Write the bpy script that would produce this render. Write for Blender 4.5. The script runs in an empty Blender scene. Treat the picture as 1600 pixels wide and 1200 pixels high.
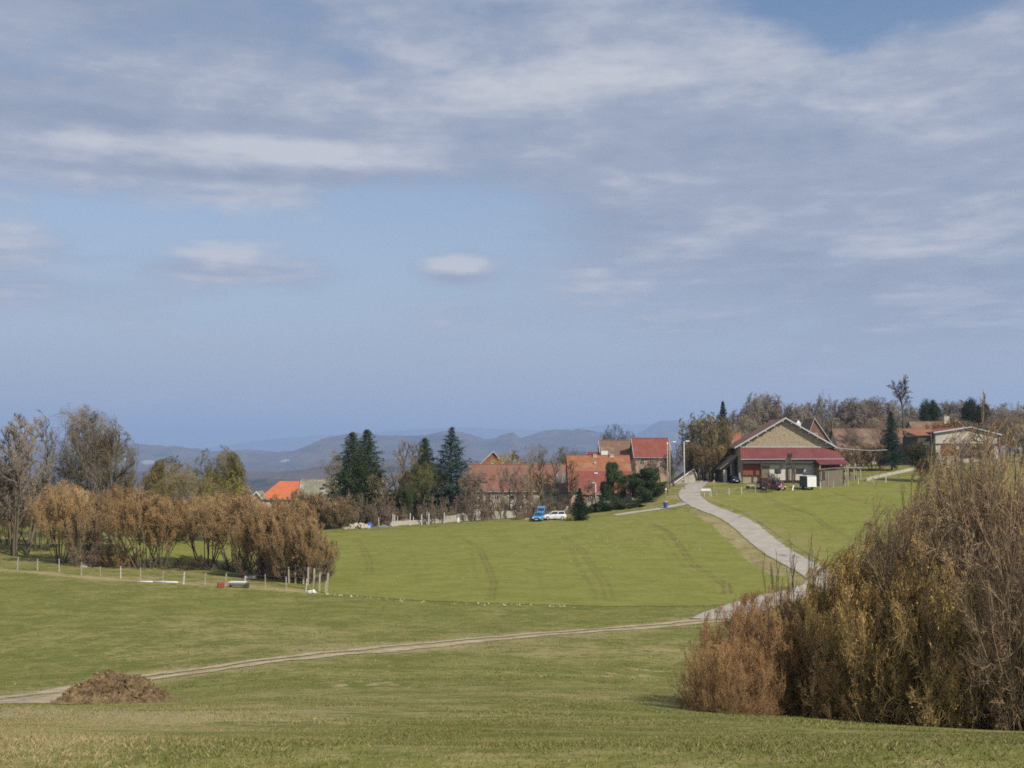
import bpy, math, random
import numpy as np
from mathutils import Vector, Matrix
R = math.radians
S = bpy.context.scene
COL = S.collection
rng = np.random.default_rng(7)
random.seed(5)

# ------------------------------------------------------------------ camera
F = 1800.0; PIT = math.atan(100/1800); CP, SP = math.cos(PIT), math.sin(PIT)
cd = bpy.data.cameras.new("camera"); cam = bpy.data.objects.new("camera", cd); COL.objects.link(cam)
cd.sensor_width = 36; cd.lens = 36*F/1600; cd.clip_start = .1; cd.clip_end = 90000
cam.rotation_euler = (math.pi/2 + PIT, 0, 0)
S.camera = cam

# ------------------------------------------------------------------ light
SUN_AZ, SUN_EL = R(138), R(41)          # clockwise from the view direction
sd = Vector((math.sin(SUN_AZ)*math.cos(SUN_EL), math.cos(SUN_AZ)*math.cos(SUN_EL), math.sin(SUN_EL)))
sl = bpy.data.lights.new("sun", 'SUN'); sl.energy = 4.9; sl.angle = R(.6); sl.color = (1, .93, .82)
so = bpy.data.objects.new("sun", sl); COL.objects.link(so); so.rotation_euler = sd.to_track_quat('Z', 'Y').to_euler()
S.view_settings.view_transform = 'Standard'; S.view_settings.look = 'None'
S.view_settings.exposure = 0; S.view_settings.gamma = 1; S.view_settings.use_curve_mapping = False
S.cycles.use_denoising = False
S.cycles.pixel_filter_type = 'BLACKMAN_HARRIS'; S.cycles.filter_width = 1.7
S.cycles.sample_clamp_indirect = 3
S.cycles.max_bounces = 5; S.cycles.diffuse_bounces = 2; S.cycles.glossy_bounces = 2
S.cycles.transmission_bounces = 3; S.cycles.transparent_max_bounces = 8; S.cycles.volume_bounces = 1

class NT:
    """short-hand for node trees"""
    def __init__(s, tree): s.t = tree; s.n = tree.nodes; s.l = tree.links
    def new(s, typ, props=None, **ins):
        nd = s.n.new(typ)
        for k, v in (props or {}).items(): setattr(nd, k, v)
        for k, v in ins.items():
            k = int(k[1:]) if k[0] == 'i' and k[1:].isdigit() else k.replace('_', ' ')
            s.set(nd.inputs[k], v)
        return nd
    def set(s, sock, v):
        if isinstance(v, bpy.types.NodeSocket): s.l.new(v, sock)
        elif isinstance(v, bpy.types.Node): s.l.new(v.outputs[0], sock)
        else: sock.default_value = v
    def m(s, op, a, b=0.0, c=0.0, clamp=False):
        nd = s.n.new('ShaderNodeMath'); nd.operation = op; nd.use_clamp = clamp
        for i, v in enumerate((a, b, c)): s.set(nd.inputs[i], v)
        return nd.outputs[0]
    def mix(s, f, a, b):
        nd = s.n.new('ShaderNodeMix'); nd.data_type = 'RGBA'
        s.set(nd.inputs[0], f)
        for i, v in ((6, a), (7, b)):
            if isinstance(v, tuple) and len(v) == 3: v = (*v, 1)
            s.set(nd.inputs[i], v)
        return nd.outputs[2]
    def ramp(s, f, stops):
        nd = s.n.new('ShaderNodeValToRGB'); s.set(nd.inputs[0], f)
        e = nd.color_ramp.elements
        while len(e) < len(stops): e.new(.5)
        for el, (p, c) in zip(e, stops):
            el.position = p; el.color = (c, c, c, 1) if not isinstance(c, tuple) else (*c, 1)
        return nd.outputs[0]
    def noise(s, vec, scale, detail=4, rough=.55, out=0, dist=0):
        nd = s.n.new('ShaderNodeTexNoise'); nd.inputs['Scale'].default_value = scale
        nd.inputs['Detail'].default_value = detail; nd.inputs['Roughness'].default_value = rough
        nd.inputs['Distortion'].default_value = dist
        if vec is not None: s.set(nd.inputs['Vector'], vec)
        return nd.outputs[out]
    def sstep(s, x, a, b):
        nd = s.n.new('ShaderNodeMapRange'); nd.interpolation_type = 'SMOOTHSTEP'; nd.clamp = True
        s.set(nd.inputs[0], x); nd.inputs[1].default_value = a; nd.inputs[2].default_value = b
        return nd.outputs[0]

# ------------------------------------------------------------------ sky
W = bpy.data.worlds.new("World"); S.world = W; W.use_nodes = True
N = NT(W.node_tree); N.n.clear()
sky = N.new('ShaderNodeTexSky', dict(sky_type='NISHITA', sun_disc=False, sun_elevation=SUN_EL, sun_rotation=SUN_AZ,
            altitude=500, air_density=1.0, dust_density=.4, ozone_density=1.5))
tc = N.new('ShaderNodeTexCoord'); sp = N.new('ShaderNodeSeparateXYZ', Vector=tc.outputs['Generated'])
dx, dy, dz = sp.outputs
hyp = N.m('SQRT', N.m('ADD', N.m('MULTIPLY', dx, dx), N.m('MULTIPLY', dy, dy)))
az = N.m('ARCTAN2', dx, dy)
el = N.m('DIVIDE', dz, N.m('MAXIMUM', hyp, .001))
elc = N.m('MAXIMUM', el, 0.0)
def cvec(kx, ky, off=0.):
    v = N.new('ShaderNodeCombineXYZ', X=N.m('MULTIPLY', az, kx), Y=N.m('MULTIPLY', N.m('LOGARITHM', N.m('ADD', elc, .12), math.e), ky), Z=off)
    return v.outputs[0]
def blob(px, py, rx, ry, amp):
    """soft patch of the sky at an azimuth and elevation"""
    a0 = math.atan((px-800)/F); e0 = (700-py)/F
    u = N.m('DIVIDE', N.m('SUBTRACT', az, a0), rx/F); v = N.m('DIVIDE', N.m('SUBTRACT', el, e0), ry/F)
    q = N.m('ADD', N.m('MULTIPLY', u, u), N.m('MULTIPLY', v, v))
    return N.m('MULTIPLY', N.m('EXPONENT', N.m('MULTIPLY', q, -1.0)), amp)
def addup(*a):
    r = a[0]
    for b in a[1:]: r = N.m('ADD', r, b)
    return r
n1 = N.noise(cvec(5.0, 4.6, 1.3), 1.0, 6, .55, dist=.2)
n2 = N.noise(cvec(8, 13, 7.7), 1.0, 5, .55, dist=.2)
n3 = N.noise(cvec(24, 26, 3.1), 1.0, 4, .6)
cover = addup(N.m('MULTIPLY', N.sstep(el, .17, .30), .62), N.m('MULTIPLY', N.m('SUBTRACT', n1, .5), 1.5), N.m('MULTIPLY', N.m('SUBTRACT', n2, .5), .6), N.m('MULTIPLY', N.m('SUBTRACT', n3, .5), .45), .07,
      blob(1350, 260, 420, 120, .55), blob(380, 262, 300, 50, .55), blob(180, 215, 420, 60, .3), blob(0, 420, 120, 60, .45), blob(330, 420, 110, 35, .55),
      blob(485, 435, 60, 28, .4), blob(712, 420, 62, 26, .75), blob(1300, 420, 350, 60, .25), blob(1250, 500, 420, 110, .45), blob(1200, 340, 330, 70, .5), blob(1550, 420, 200, 160, .4), blob(150, 480, 300, 40, .25),
      blob(1410, 5, 170, 55, -1.15), blob(1270, 0, 110, 25, -.5), blob(1340, 75, 50, 40, -.45), blob(200, 340, 300, 40, .2), blob(650, 370, 350, 70, .16), blob(640, 310, 300, 40, -.3), blob(1000, 330, 200, 60, .15), blob(300, 350, 280, 26, -.4), blob(560, 385, 120, 30, -.25))
cmask = N.sstep(cover, .08, .75)
lump = addup(N.m('MULTIPLY', N.m('SUBTRACT', n1, .5), 1.6), N.m('MULTIPLY', N.m('SUBTRACT', n2, .5), 1.35), N.m('MULTIPLY', N.m('SUBTRACT', n3, .5), .75),
      blob(370, 240, 230, 22, .75), blob(560, 255, 120, 14, .3), blob(330, 400, 90, 18, .7), blob(715, 410, 60, 16, 1.1), blob(1400, 408, 60, 10, .35), blob(100, 440, 60, 10, .3), blob(480, 430, 40, 20, .3), blob(560, 28, 70, 35, .5), blob(1010, 90, 260, 60, .3),
      blob(20, 400, 70, 40, .3), blob(820, 140, 260, 30, .25), blob(380, 300, 200, 9, .3),
      blob(150, 20, 450, 45, -.4), blob(380, 35, 160, 40, -.25), blob(250, 210, 500, 18, -.3), blob(330, 283, 320, 8, -.25), .42)
skyc = N.new('ShaderNodeVectorMath', dict(operation='SCALE'), i0=sky.outputs[0], Scale=.115).outputs[0]
clear = N.mix(N.m('MULTIPLY', N.sstep(el, .42, -.02), .95), skyc, (.385, .44, .56))
cloudc = N.ramp(lump, [(0, (.29, .345, .465)), (.45, (.36, .408, .525)), (1.0, (.57, .588, .65))])
ccol = N.mix(cmask, clear, cloudc)
low = N.sstep(el, .13, .0)
ccol = N.mix(N.m('MULTIPLY', low, .85), ccol, (.395, .44, .55))
under = N.sstep(el, -.002, -.03)
ccol = N.mix(under, ccol, (.2, .22, .2))
bg = N.new('ShaderNodeBackground', Color=ccol, Strength=1.0)
N.l.new(bg.outputs[0], N.new('ShaderNodeOutputWorld').inputs[0])

# ------------------------------------------------------------------ terrain height
TC = [-500, 0, 250, 500, 800, 1100, 1300, 1600, 2100]
TD = [6, 10, 16, 22, 30, 40, 50, 70, 100, 130, 160, 190, 215, 235, 260, 300]
TY = [
 [1200, 1165, 1142, 1124, 1108, 1092, 1080, 1015, 937, 884, 842, 824, 815, 812, 812, 814],
 [1200, 1165, 1140, 1121, 1106, 1092, 1078, 1012, 938, 888, 846, 826, 815, 812, 812, 814],
 [1200, 1165, 1139, 1119, 1104, 1090, 1070, 1006, 940, 891, 850, 828, 815, 810, 809, 811],
 [1200, 1165, 1138, 1116, 1098, 1078, 1053, 1002, 945, 897, 858, 831, 818, 811, 806, 806],
 [1200, 1164, 1137, 1114, 1096, 1076, 1052, 1002, 948, 893, 850, 818, 805, 799, 797, 800],
 [1200, 1163, 1134, 1117, 1113, 1088, 1058, 1004, 944, 893, 843, 799, 766, 750, 743, 738],
 [1200, 1163, 1136, 1124, 1130, 1100, 1060, 1000, 950, 893, 838, 793, 764, 746, 734, 727],
 [1200, 1164, 1144, 1143, 1152, 1108, 1064, 1000, 950, 887, 830, 781, 754, 737, 718, 708],
 [1200, 1165, 1150, 1152, 1160, 1110, 1066, 1000, 945, 880, 822, 773, 746, 729, 712, 703]]
def zat(py, D):
    v = (600-py)/F
    return D*(SP+v*CP)/(CP-v*SP)
FARD = [400, 600, 900, 1500, 3000, 6000, 12000, 40000]
FARZ = {0: [-38, -62, -85, -105, -112, -150, -150, -150], 1: [-8, -16, -40, -100, -150, -150, -150, -150]}
LD = np.linspace(math.log(1.0), math.log(40000), 900)
def _col(i):
    D = [1.0, 3.0] + TD + FARD
    f = min(1, max(0, (TC[i]-900)/200.))
    far = [a*(1-f)+b*f for a, b in zip(FARZ[0], FARZ[1])]
    z = [-1.55, -1.6] + [zat(y, d) for y, d in zip(TY[i], TD)] + far
    z[2] = zat(TY[i][0], 6)
    return np.array(D), np.array(z)
def pchip(x, y, xi):
    h = np.diff(x); d = np.diff(y)/h
    m = np.zeros(len(x)); m[0] = d[0]; m[-1] = d[-1]
    for k in range(1, len(x)-1):
        if d[k-1]*d[k] > 0:
            w1 = 2*h[k]+h[k-1]; w2 = h[k]+2*h[k-1]; m[k] = (w1+w2)/(w1/d[k-1]+w2/d[k])
    j = np.clip(np.searchsorted(x, xi)-1, 0, len(x)-2); t = (xi-x[j])/h[j]
    return ((2*t**3-3*t**2+1)*y[j] + (t**3-2*t**2+t)*h[j]*m[j] + (-2*t**3+3*t**2)*y[j+1] + (t**3-t**2)*h[j]*m[j+1])
_cols = []
for i in range(len(TC)):
    D, z = _col(i)
    _cols.append(pchip(np.log(D), z, LD))
_cols = np.array(_cols)
UX = np.arange(-500, 2101, 20.)
G = np.array([pchip(np.array(TC, float), _cols[:, k], UX) for k in range(len(LD))]).T      # [u, logD]
for _ in range(3):
    G[1:-1] = (G[:-2]+2*G[1:-1]+G[2:])/4
    G[:, 1:-1] = (G[:, :-2]+2*G[:, 1:-1]+G[:, 2:])/4
def H(X, Y):
    X = np.asarray(X, float); Y = np.asarray(Y, float)
    r = np.hypot(X, Y)+1e-6
    D = np.maximum(np.maximum(Y, .64*r), 1.0)
    u = np.clip(800+F*(X/D)*CP, UX[0], UX[-1]-.01); l = np.clip(np.log(D), LD[0], LD[-1]-1e-6)
    fu = (u-UX[0])/20.; iu = fu.astype(int); fu = fu-iu
    fl = (l-LD[0])/(LD[1]-LD[0]); il = np.minimum(fl.astype(int), len(LD)-2); fl = fl-il
    z = (G[iu, il]*(1-fu)+G[iu+1, il]*fu)*(1-fl) + (G[iu, il+1]*(1-fu)+G[iu+1, il+1]*fu)*fl
    und = np.sin(X*.9+1.3*np.sin(Y*.31))*np.sin(Y*.7+.8*np.sin(X*.43))*.035*np.minimum(1, r/8) + np.sin(X*.21+.5)*np.cos(Y*.17+X*.05)*.10*np.minimum(1, r/25)
    return z + und*np.exp(-(r/400)**2)
def h1(x, y): return float(H(x, y))
def at(px, py, D):
    a = (px-800)/F; v = (600-py)/F; k = CP-v*SP
    return Vector((a*D/k, D, D*(SP+v*CP)/k))
_DM = np.exp(np.linspace(math.log(4), math.log(420), 4000))
def hit(px, py, dmin=4):
    """where the line of sight through a point of the photograph meets the ground"""
    a = (px-800)/F; v = (600-py)/F; k = CP-v*SP
    D = _DM[_DM >= dmin]
    zr = D*(SP+v*CP)/k; zh = H(a*D/k, D)
    w = np.nonzero(zr <= zh)[0]
    d = D[w[0]] if len(w) else D[-1]
    return np.array([a*d/k, d])
def onground(px, D):
    x = (px-800)/F*D/CP
    return Vector((x, D, h1(x, D)))

# ------------------------------------------------------------------ mesh helpers
def tag(o, label=None, cat=None, group=None, kind=None):
    if label: o['label'] = label
    if cat: o['category'] = cat
    if group: o['group'] = group
    if kind: o['kind'] = kind
    return o
def arrmesh(name, V, Q, mats, parent=None, midx=None, smooth=False, attrs=None):
    """mesh object from numpy arrays; Q is (n,3) or (n,4)"""
    me = bpy.data.meshes.new(name); V = np.asarray(V, np.float32); Q = np.asarray(Q, np.int32)
    me.vertices.add(len(V)); me.vertices.foreach_set('co', V.ravel())
    k = Q.shape[1]; me.loops.add(Q.size); me.loops.foreach_set('vertex_index', Q.ravel())
    me.polygons.add(len(Q)); me.polygons.foreach_set('loop_start', np.arange(0, Q.size, k, dtype=np.int32))
    me.polygons.foreach_set('loop_total', np.full(len(Q), k, np.int32))
    for m in (mats if isinstance(mats, (list, tuple)) else [mats]): me.materials.append(m)
    if midx is not None: me.polygons.foreach_set('material_index', np.asarray(midx, np.int32))
    me.polygons.foreach_set('use_smooth', np.full(len(Q), smooth, bool))
    for an, av in (attrs or {}).items():
        at_ = me.attributes.new(an, 'FLOAT', 'POINT'); at_.data.foreach_set('value', np.asarray(av, np.float32))
    me.update(calc_edges=True)
    o = bpy.data.objects.new(name, me); COL.objects.link(o)
    if parent: o.parent = parent
    return o
def empty(name, loc, rz=0, **k):
    o = bpy.data.objects.new(name, None); COL.objects.link(o); o.location = loc; o.rotation_euler = (0, 0, rz)
    o.empty_display_size = .2
    return tag(o, **k)
def gridq(nu, nv):
    i = np.arange(nu-1)[:, None]*nv + np.arange(nv-1)[None]
    return np.stack([i, i+nv, i+nv+1, i+1], -1).reshape(-1, 4)
def segdist(X, Y, pl):
    """distance from points to a polyline"""
    d = np.full(X.shape, 1e9)
    for (x0, y0), (x1, y1) in zip(pl[:-1], pl[1:]):
        vx, vy = x1-x0, y1-y0; L = vx*vx+vy*vy+1e-9
        t = np.clip(((X-x0)*vx+(Y-y0)*vy)/L, 0, 1)
        d = np.minimum(d, np.hypot(X-x0-t*vx, Y-y0-t*vy))
    return d
class MB:
    """collects boxes, prisms and tubes into one mesh"""
    def __init__(s): s.v = []; s.f = []
    def add(s, vs, fs):
        b = len(s.v); s.v += [tuple(p) for p in vs]; s.f += [tuple(i+b for i in f) for f in fs]; return s
    def box(s, x0, x1, y0, y1, z0, z1):
        return s.add([(x, y, z) for z in (z0, z1) for x, y in ((x0, y0), (x1, y0), (x1, y1), (x0, y1))],
              [(3, 2, 1, 0), (4, 5, 6, 7), (0, 1, 5, 4), (1, 2, 6, 5), (2, 3, 7, 6), (3, 0, 4, 7)])
    def hexa(s, a, b):
        """prism between two loops of equal count"""
        n = len(a); fs = [tuple(range(n))[::-1], tuple(range(n, 2*n))] + [(i, (i+1) % n, n+(i+1) % n, n+i) for i in range(n)]
        return s.add(list(a)+list(b), fs)
    def tube(s, p, q, r0, r1=None, n=8):
        r1 = r0 if r1 is None else r1
        p, q = Vector(p), Vector(q); d = (q-p).normalized(); u = d.orthogonal().normalized(); w = d.cross(u)
        A = [p+(u*math.cos(t)+w*math.sin(t))*r0 for t in (2*math.pi*i/n for i in range(n))]
        B = [q+(u*math.cos(t)+w*math.sin(t))*r1 for t in (2*math.pi*i/n for i in range(n))]
        return s.hexa(A, B)
    def beam(s, p, q, w, h):
        p, q = Vector(p), Vector(q); d = (q-p).normalized()
        u = d.cross(Vector((0, 0, 1))); u = (u if u.length > .01 else Vector((1, 0, 0))).normalized(); v = u.cross(d)
        c = [u*w/2+v*h/2, -u*w/2+v*h/2, -u*w/2-v*h/2, u*w/2-v*h/2]
        return s.hexa([p+i for i in c], [q+i for i in c])
    def build(s, name, m, parent=None, bevel=0, smooth=False):
        me = bpy.data.meshes.new(name); me.from_pydata(s.v, [], s.f); me.materials.append(m)
        import bmesh
        bm = bmesh.new(); bm.from_mesh(me); bmesh.ops.recalc_face_normals(bm, faces=bm.faces)
        if bevel: bmesh.ops.bevel(bm, geom=bm.edges[:], offset=bevel, segments=1, affect='EDGES', clamp_overlap=True)
        bm.to_mesh(me); bm.free()
        for p in me.polygons: p.use_smooth = smooth
        o = bpy.data.objects.new(name, me); COL.objects.link(o)
        if parent: o.parent = parent
        return o

# ------------------------------------------------------------------ materials
def material(name):
    m = bpy.data.materials.new(name); m.use_nodes = True; n = NT(m.node_tree)
    b = m.node_tree.nodes['Principled BSDF']; b.inputs['Specular IOR Level'].default_value = .2
    b.inputs['Roughness'].default_value = .9
    return m, n, b
def two(name, c1, c2, scale=3., rough=.9, lo=.35, hi=.65, bump=0, c3=None, spec=.2, stretch=(1, 1, 1), metal=0):
    """two-tone weathered surface"""
    m, n, b = material(name)
    t = n.new('ShaderNodeTexCoord'); mp = n.new('ShaderNodeMapping', Vector=t.outputs['Object'], Scale=stretch)
    f = n.noise(mp.outputs[0], scale, 6, .65)
    c = n.mix(n.sstep(f, lo, hi), c1, c2)
    if c3: c = n.mix(n.sstep(n.noise(mp.outputs[0], scale*4.3, 4, .7), .55, .72), c, c3)
    n.set(b.inputs['Base Color'], c); b.inputs['Roughness'].default_value = rough
    b.inputs['Specular IOR Level'].default_value = spec; b.inputs['Metallic'].default_value = metal
    if bump:
        bp = n.new('ShaderNodeBump', Strength=.6, Distance=bump, Height=n.noise(mp.outputs[0], scale*3, 5, .7))
        n.set(b.inputs['Normal'], bp.outputs[0])
    return m

# pasture: greens and winter-dry straw, mixed at several sizes
def grassmat(name, g1, g2, dry1, dry2, field=False):
    m, n, b = material(name)
    t = n.new('ShaderNodeTexCoord'); P = t.outputs['Object']
    mp = n.new('ShaderNodeMapping', Vector=P, Scale=(.9, 1.1, 1)).outputs[0]
    big = n.noise(mp, .045, 4, .55); mid = n.noise(mp, .3, 5, .65); fine = n.noise(P, 6.0, 3, .75); fine2 = n.noise(mp, 1.5, 4, .75); streak = n.noise(n.new('ShaderNodeMapping', Vector=P, Scale=(.8, 1.2, 1)).outputs[0], 2.6, 5, .75)
    c = n.mix(n.sstep(n.m('ADD', n.m('MULTIPLY', mid, .5), n.m('MULTIPLY', fine2, .5)), .42, .58), g1, g2)
    at1 = n.new('ShaderNodeAttribute', dict(attribute_name='dry')).outputs['Fac']
    def wsum(*a):
        r = 0.
        for x, w in a: r = n.m('ADD', n.m('MULTIPLY', n.m('SUBTRACT', x, .5), w), r)
        return r
    dryf = n.m('ADD', wsum((big, 1.6), (mid, 1.5), (fine, .9), (fine2, 1.7), (streak, 1.8)), n.m('ADD', n.m('MULTIPLY', at1, .75), .0 if field else -.02))
    o_ = .25 if field else 0.
    c = n.mix(n.m('MULTIPLY', n.sstep(dryf, -.1+o_, .55+o_*1.5), .85), c, dry1)
    c = n.mix(n.m('MULTIPLY', n.sstep(dryf, .45+o_, 1.0+o_), .8), c, dry2)
    dk = wsum((streak, -1.2), (fine2, -1.4), (fine, -1.0))
    c = n.mix(n.m('MULTIPLY', n.sstep(dk, .05, .6), .6), c, tuple(v*.45 for v in g1))
    at2 = n.new('ShaderNodeAttribute', dict(attribute_name='soil')).outputs['Fac']
    sf = n.m('MULTIPLY', at2, n.m('ADD', n.m('MULTIPLY', fine2, 1.3), .35), clamp=True)
    c = n.mix(sf, c, (.125, .085, .042))
    n.set(b.inputs['Base Color'], c); b.inputs['Specular IOR Level'].default_value = .08
    bp = n.new('ShaderNodeBump', Strength=.5, Distance=.08, Height=n.m('ADD', fine, fine2))
    n.set(b.inputs['Normal'], bp.outputs[0])
    return m
M = {}
M['pasture'] = grassmat('pasture_grass', (.130, .140, .034), (.195, .190, .052), (.29, .24, .11), (.36, .29, .16))
M['crop'] = grassmat('young_crop', (.172, .180, .037), (.212, .215, .054), (.24, .205, .075), (.25, .20, .10), True)

# ------------------------------------------------------------------ ground sheet
def pl(pts, dmin=25): return [tuple(hit(x, y, dmin)) for x, y in pts]
track_a = pl([(-160, 1124), (-40, 1106), (60, 1088), (150, 1071), (250, 1056), (400, 1036), (540, 1020), (680, 1006), (820, 994), (960, 983), (1060, 975), (1135, 968)], 33)
bank = pl([(-120, 882), (0, 890), (100, 899), (210, 907), (300, 912), (400, 918), (500, 926)], 60)
verge = pl([(1085, 806), (1120, 824), (1150, 850), (1180, 885), (1215, 905)], 60)
road_c = pl([(1112, 742), (1098, 750), (1084, 760), (1074, 772), (1082, 783), (1110, 796), (1140, 806), (1165, 821), (1190, 843), (1218, 865), (1254, 884), (1290, 900), (1301, 911), (1286, 920), (1240, 930), (1195, 938), (1160, 951), (1120, 968)], 60)
def noise2(X, Y, s, seed=0):
    r = np.random.default_rng(seed); v = np.zeros_like(X)
    for k in range(9):
        a = r.uniform(0, 6.28); f = s*r.uniform(.6, 1.8); v += np.sin((X*math.cos(a)+Y*math.sin(a))*f + r.uniform(0, 6.28) + 1.2*np.sin(Y*f*.6+k))
    return v/4.
azs = np.concatenate([np.arange(-180, -36, 3.), np.arange(-36, 36.01, .18), np.arange(39, 180.1, 3.)])
rs = np.concatenate([np.exp(np.arange(math.log(.6), math.log(430), .014)), np.exp(np.arange(math.log(436), math.log(33000), .09)), [33500]])
AZ, RR = np.meshgrid(np.radians(azs), rs, indexing='ij'); GX, GY = np.sin(AZ)*RR, np.cos(AZ)*RR
GZ = H(GX, GY)
dry = .9*np.exp(-(segdist(GX, GY, track_a)/2.6)**2) + 1.3*np.exp(-(segdist(GX, GY, bank)/1.1)**2) + .6*np.exp(-(segdist(GX, GY, verge)/2.4)**2)
dry += .45*np.exp(-(segdist(GX, GY, road_c)/3.4)**2)
c0 = hit(50, 1165); dry += .6*np.exp(-((GX-hit(20, 1120)[0])/3.0)**2-((GY-hit(20, 1120)[1])/3.5)**2); dry += .7*np.exp(-((GX-c0[0])/.8)**2-((GY-c0[1])/1.5)**2)
c0 = hit(30, 1112, 16); dry += 1.0*np.exp(-((GX-c0[0])/7)**2-((GY-c0[1])/7)**2)
c0 = hit(700, 1015, 33); dry += .35*np.exp(-((GX-c0[0])/30)**2-((GY-c0[1])/4)**2)
for a_, b_ in ((590, 1072), (545, 1068), (950, 1054), (975, 1056), (1010, 1047)):
    c0 = hit(a_, b_, 33); dry += 1.5*np.exp(-((GX-c0[0])/1.1)**2-((GY-c0[1])/1.6)**2)*(noise2(GX, GY, 3.5, 4) > .35)
dry += .25*np.clip(1-GY/34, 0, 1)
dry -= .3*np.exp(-((GY-104)/10)**2)
soil = .75*np.exp(-(segdist(GX, GY, [(a[0]-1.1, a[1]+2.2) for a in verge])/2.2)**2)*(noise2(GX, GY, .9, 3) > .2) + 3*np.clip((GY-330)/150, 0, 1)
ground = arrmesh('ground', np.stack([GX, GY, GZ], -1).reshape(-1, 3), gridq(len(azs), len(rs))[:, ::-1], M['pasture'], smooth=True,
       attrs={'dry': dry.ravel(), 'soil': soil.ravel()})
tag(ground, 'hillside pasture of mixed green and straw coloured grass', kind='structure')

# ------------------------------------------------------------------ crop fields (draped 5 cm above the pasture sheet)
def field(name, x0, x1, low, high, tracks, nu, nv, label, extra=None, shades=()):
    px = np.linspace(x0, x1, nu); lx, ly = zip(*low); hx, hy = zip(*high)
    V = []
    for k, p in enumerate(px):
        j = .5*math.sin(k*1.3)+.5*math.sin(k*.37)+random.uniform(-.6, .6)
        a = hit(p, np.interp(p, lx, ly)+j*.5, 80)[1]; b = hit(p, np.interp(p, hx, hy)+j*.25, 80)[1]
        d = a+(b-a)*np.linspace(0, 1, nv); V.append(np.stack([(p-800)/F*d/CP, d], -1))
    V = np.array(V); X, Y = V[..., 0], V[..., 1]
    Z = H(X, Y)+.03
    s = np.zeros_like(X); d_ = np.zeros_like(X)
    for t, w, amp in tracks:
        p = pl(t, 80)
        nz = np.clip(.75+.5*noise2(X, Y, .9, 11)+.25*noise2(X, Y, 4, 12), 0, 1.3)
        for o_ in ((-.3, .3) if amp > .5 else (0,)):
            s += .62*amp*nz*np.exp(-(segdist(X, Y, [(a+o_*(1+.2*math.sin(b)), b) for a, b in p])/(.2 if amp > .5 else w))**2)
    d_ += .25*noise2(X, Y, .06, 2)
    if extra: d_ += extra(X, Y)
    o = arrmesh(name, np.stack([X, Y, Z], -1).reshape(-1, 3), gridq(nu, nv), M['crop'], smooth=True, attrs={'dry': d_.ravel(), 'soil': np.clip(s, 0, 1).ravel()})
    return tag(o, label, kind='structure')
f_low = [(150, 872), (200, 880), (300, 893), (400, 905), (508, 927), (640, 938), (760, 943), (950, 948), (1100, 947), (1150, 943), (1200, 928), (1228, 908)]
f_high = [(150, 846), (200, 841), (515, 833), (600, 829), (700, 823), (800, 816), (880, 813), (960, 805), (1040, 798), (1062, 797), (1085, 806), (1110, 822), (1138, 848), (1165, 878), (1200, 898), (1228, 904)]
TRK = [([(555, 842), (570, 860), (577, 880), (578, 895)], .33, .75),
       ([(725, 843), (750, 858), (762, 885), (772, 912), (767, 938)], .75, .8), ([(735, 855), (740, 880), (745, 905)], .3, .3),
       ([(880, 838), (905, 856), (925, 885), (945, 908), (953, 940)], .6, .55), ([(890, 850), (900, 880), (925, 915), (930, 935)], .3, .45),
       ([(1020, 818), (1045, 832), (1062, 852), (1080, 880), (1110, 900), (1135, 915), (1137, 928)], .34, .95), ([(1030, 835), (1050, 862), (1075, 890), (1105, 905)], .28, .4),
       ([(640, 850), (650, 880), (655, 920)], .3, .2), ([(820, 850), (840, 890), (850, 930)], .3, .2), ([(1085, 873), (1115, 872)], .3, .5)]
field('crop_field', 150, 1228, f_low, f_high, TRK, 700, 190, 'bright green young crop field between the hedgerow and the lane')
r_low = [(1098, 779), (1110, 784), (1150, 797), (1180, 813), (1215, 838), (1250, 860), (1290, 884), (1322, 902), (1340, 925), (1800, 925)]
r_high = [(1098, 777), (1115, 772), (1200, 764), (1300, 755), (1400, 748), (1480, 741), (1600, 730), (1800, 722)]
field('crop_field', 1098, 1800, r_low, r_high,
      [([(1195, 775), (1215, 787), (1270, 805), (1290, 822), (1340, 848), (1350, 858)], .4, 1.0), ([(1200, 785), (1225, 797), (1262, 810)], .3, .6),
       ([(1300, 768), (1330, 780), (1370, 790), (1420, 806), (1440, 818)], .33, .7), ([(1320, 775), (1360, 782), (1400, 795)], .3, .45)],
      520, 190, 'green sloping field to the right of the lane below the stone barn',
      extra=lambda X, Y: .9*np.exp(-(segdist(X, Y, road_c)/6)**2)+.25)

# ------------------------------------------------------------------ lane and dirt track
def smooth_line(p, n):
    p = np.array(p); t = np.concatenate([[0], np.cumsum(np.hypot(*np.diff(p, axis=0).T))]); s = np.linspace(0, t[-1], n)
    q = np.stack([np.interp(s, t, p[:, 0]), np.interp(s, t, p[:, 1])], -1)
    k = 7
    for _ in range(6):
        q2 = q.copy()
        for i in range(k, n-k): q2[i] = q[i-k:i+k+1].mean(0)
        q = q2
    return q
def strip(name, p, w, z, mt, n, label, m_=9, wv=.045, off=0.):
    q = smooth_line(p, n); d = np.gradient(q, axis=0); d /= np.hypot(*d.T)[:, None]; nr = np.stack([-d[:, 1], d[:, 0]], -1)
    q = q+nr*off
    s = np.linspace(-1, 1, m_); jl = 1+wv*np.array([random.uniform(-1, 1) for _ in range(n)])
    P = q[:, None]+nr[:, None]*(s[None, :, None]*w/2*jl[:, None, None])
    Z = H(P[..., 0], P[..., 1])+z
    o = arrmesh(name, np.stack([P[..., 0], P[..., 1], Z], -1).reshape(-1, 3), gridq(n, m_)[:, ::-1], mt, smooth=True, attrs={'edge': np.tile(1-np.abs(s), n)})
    return tag(o, label, kind='structure')
m, n, b = material('lane_asphalt')
t = n.new('ShaderNodeTexCoord').outputs['Object']
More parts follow.
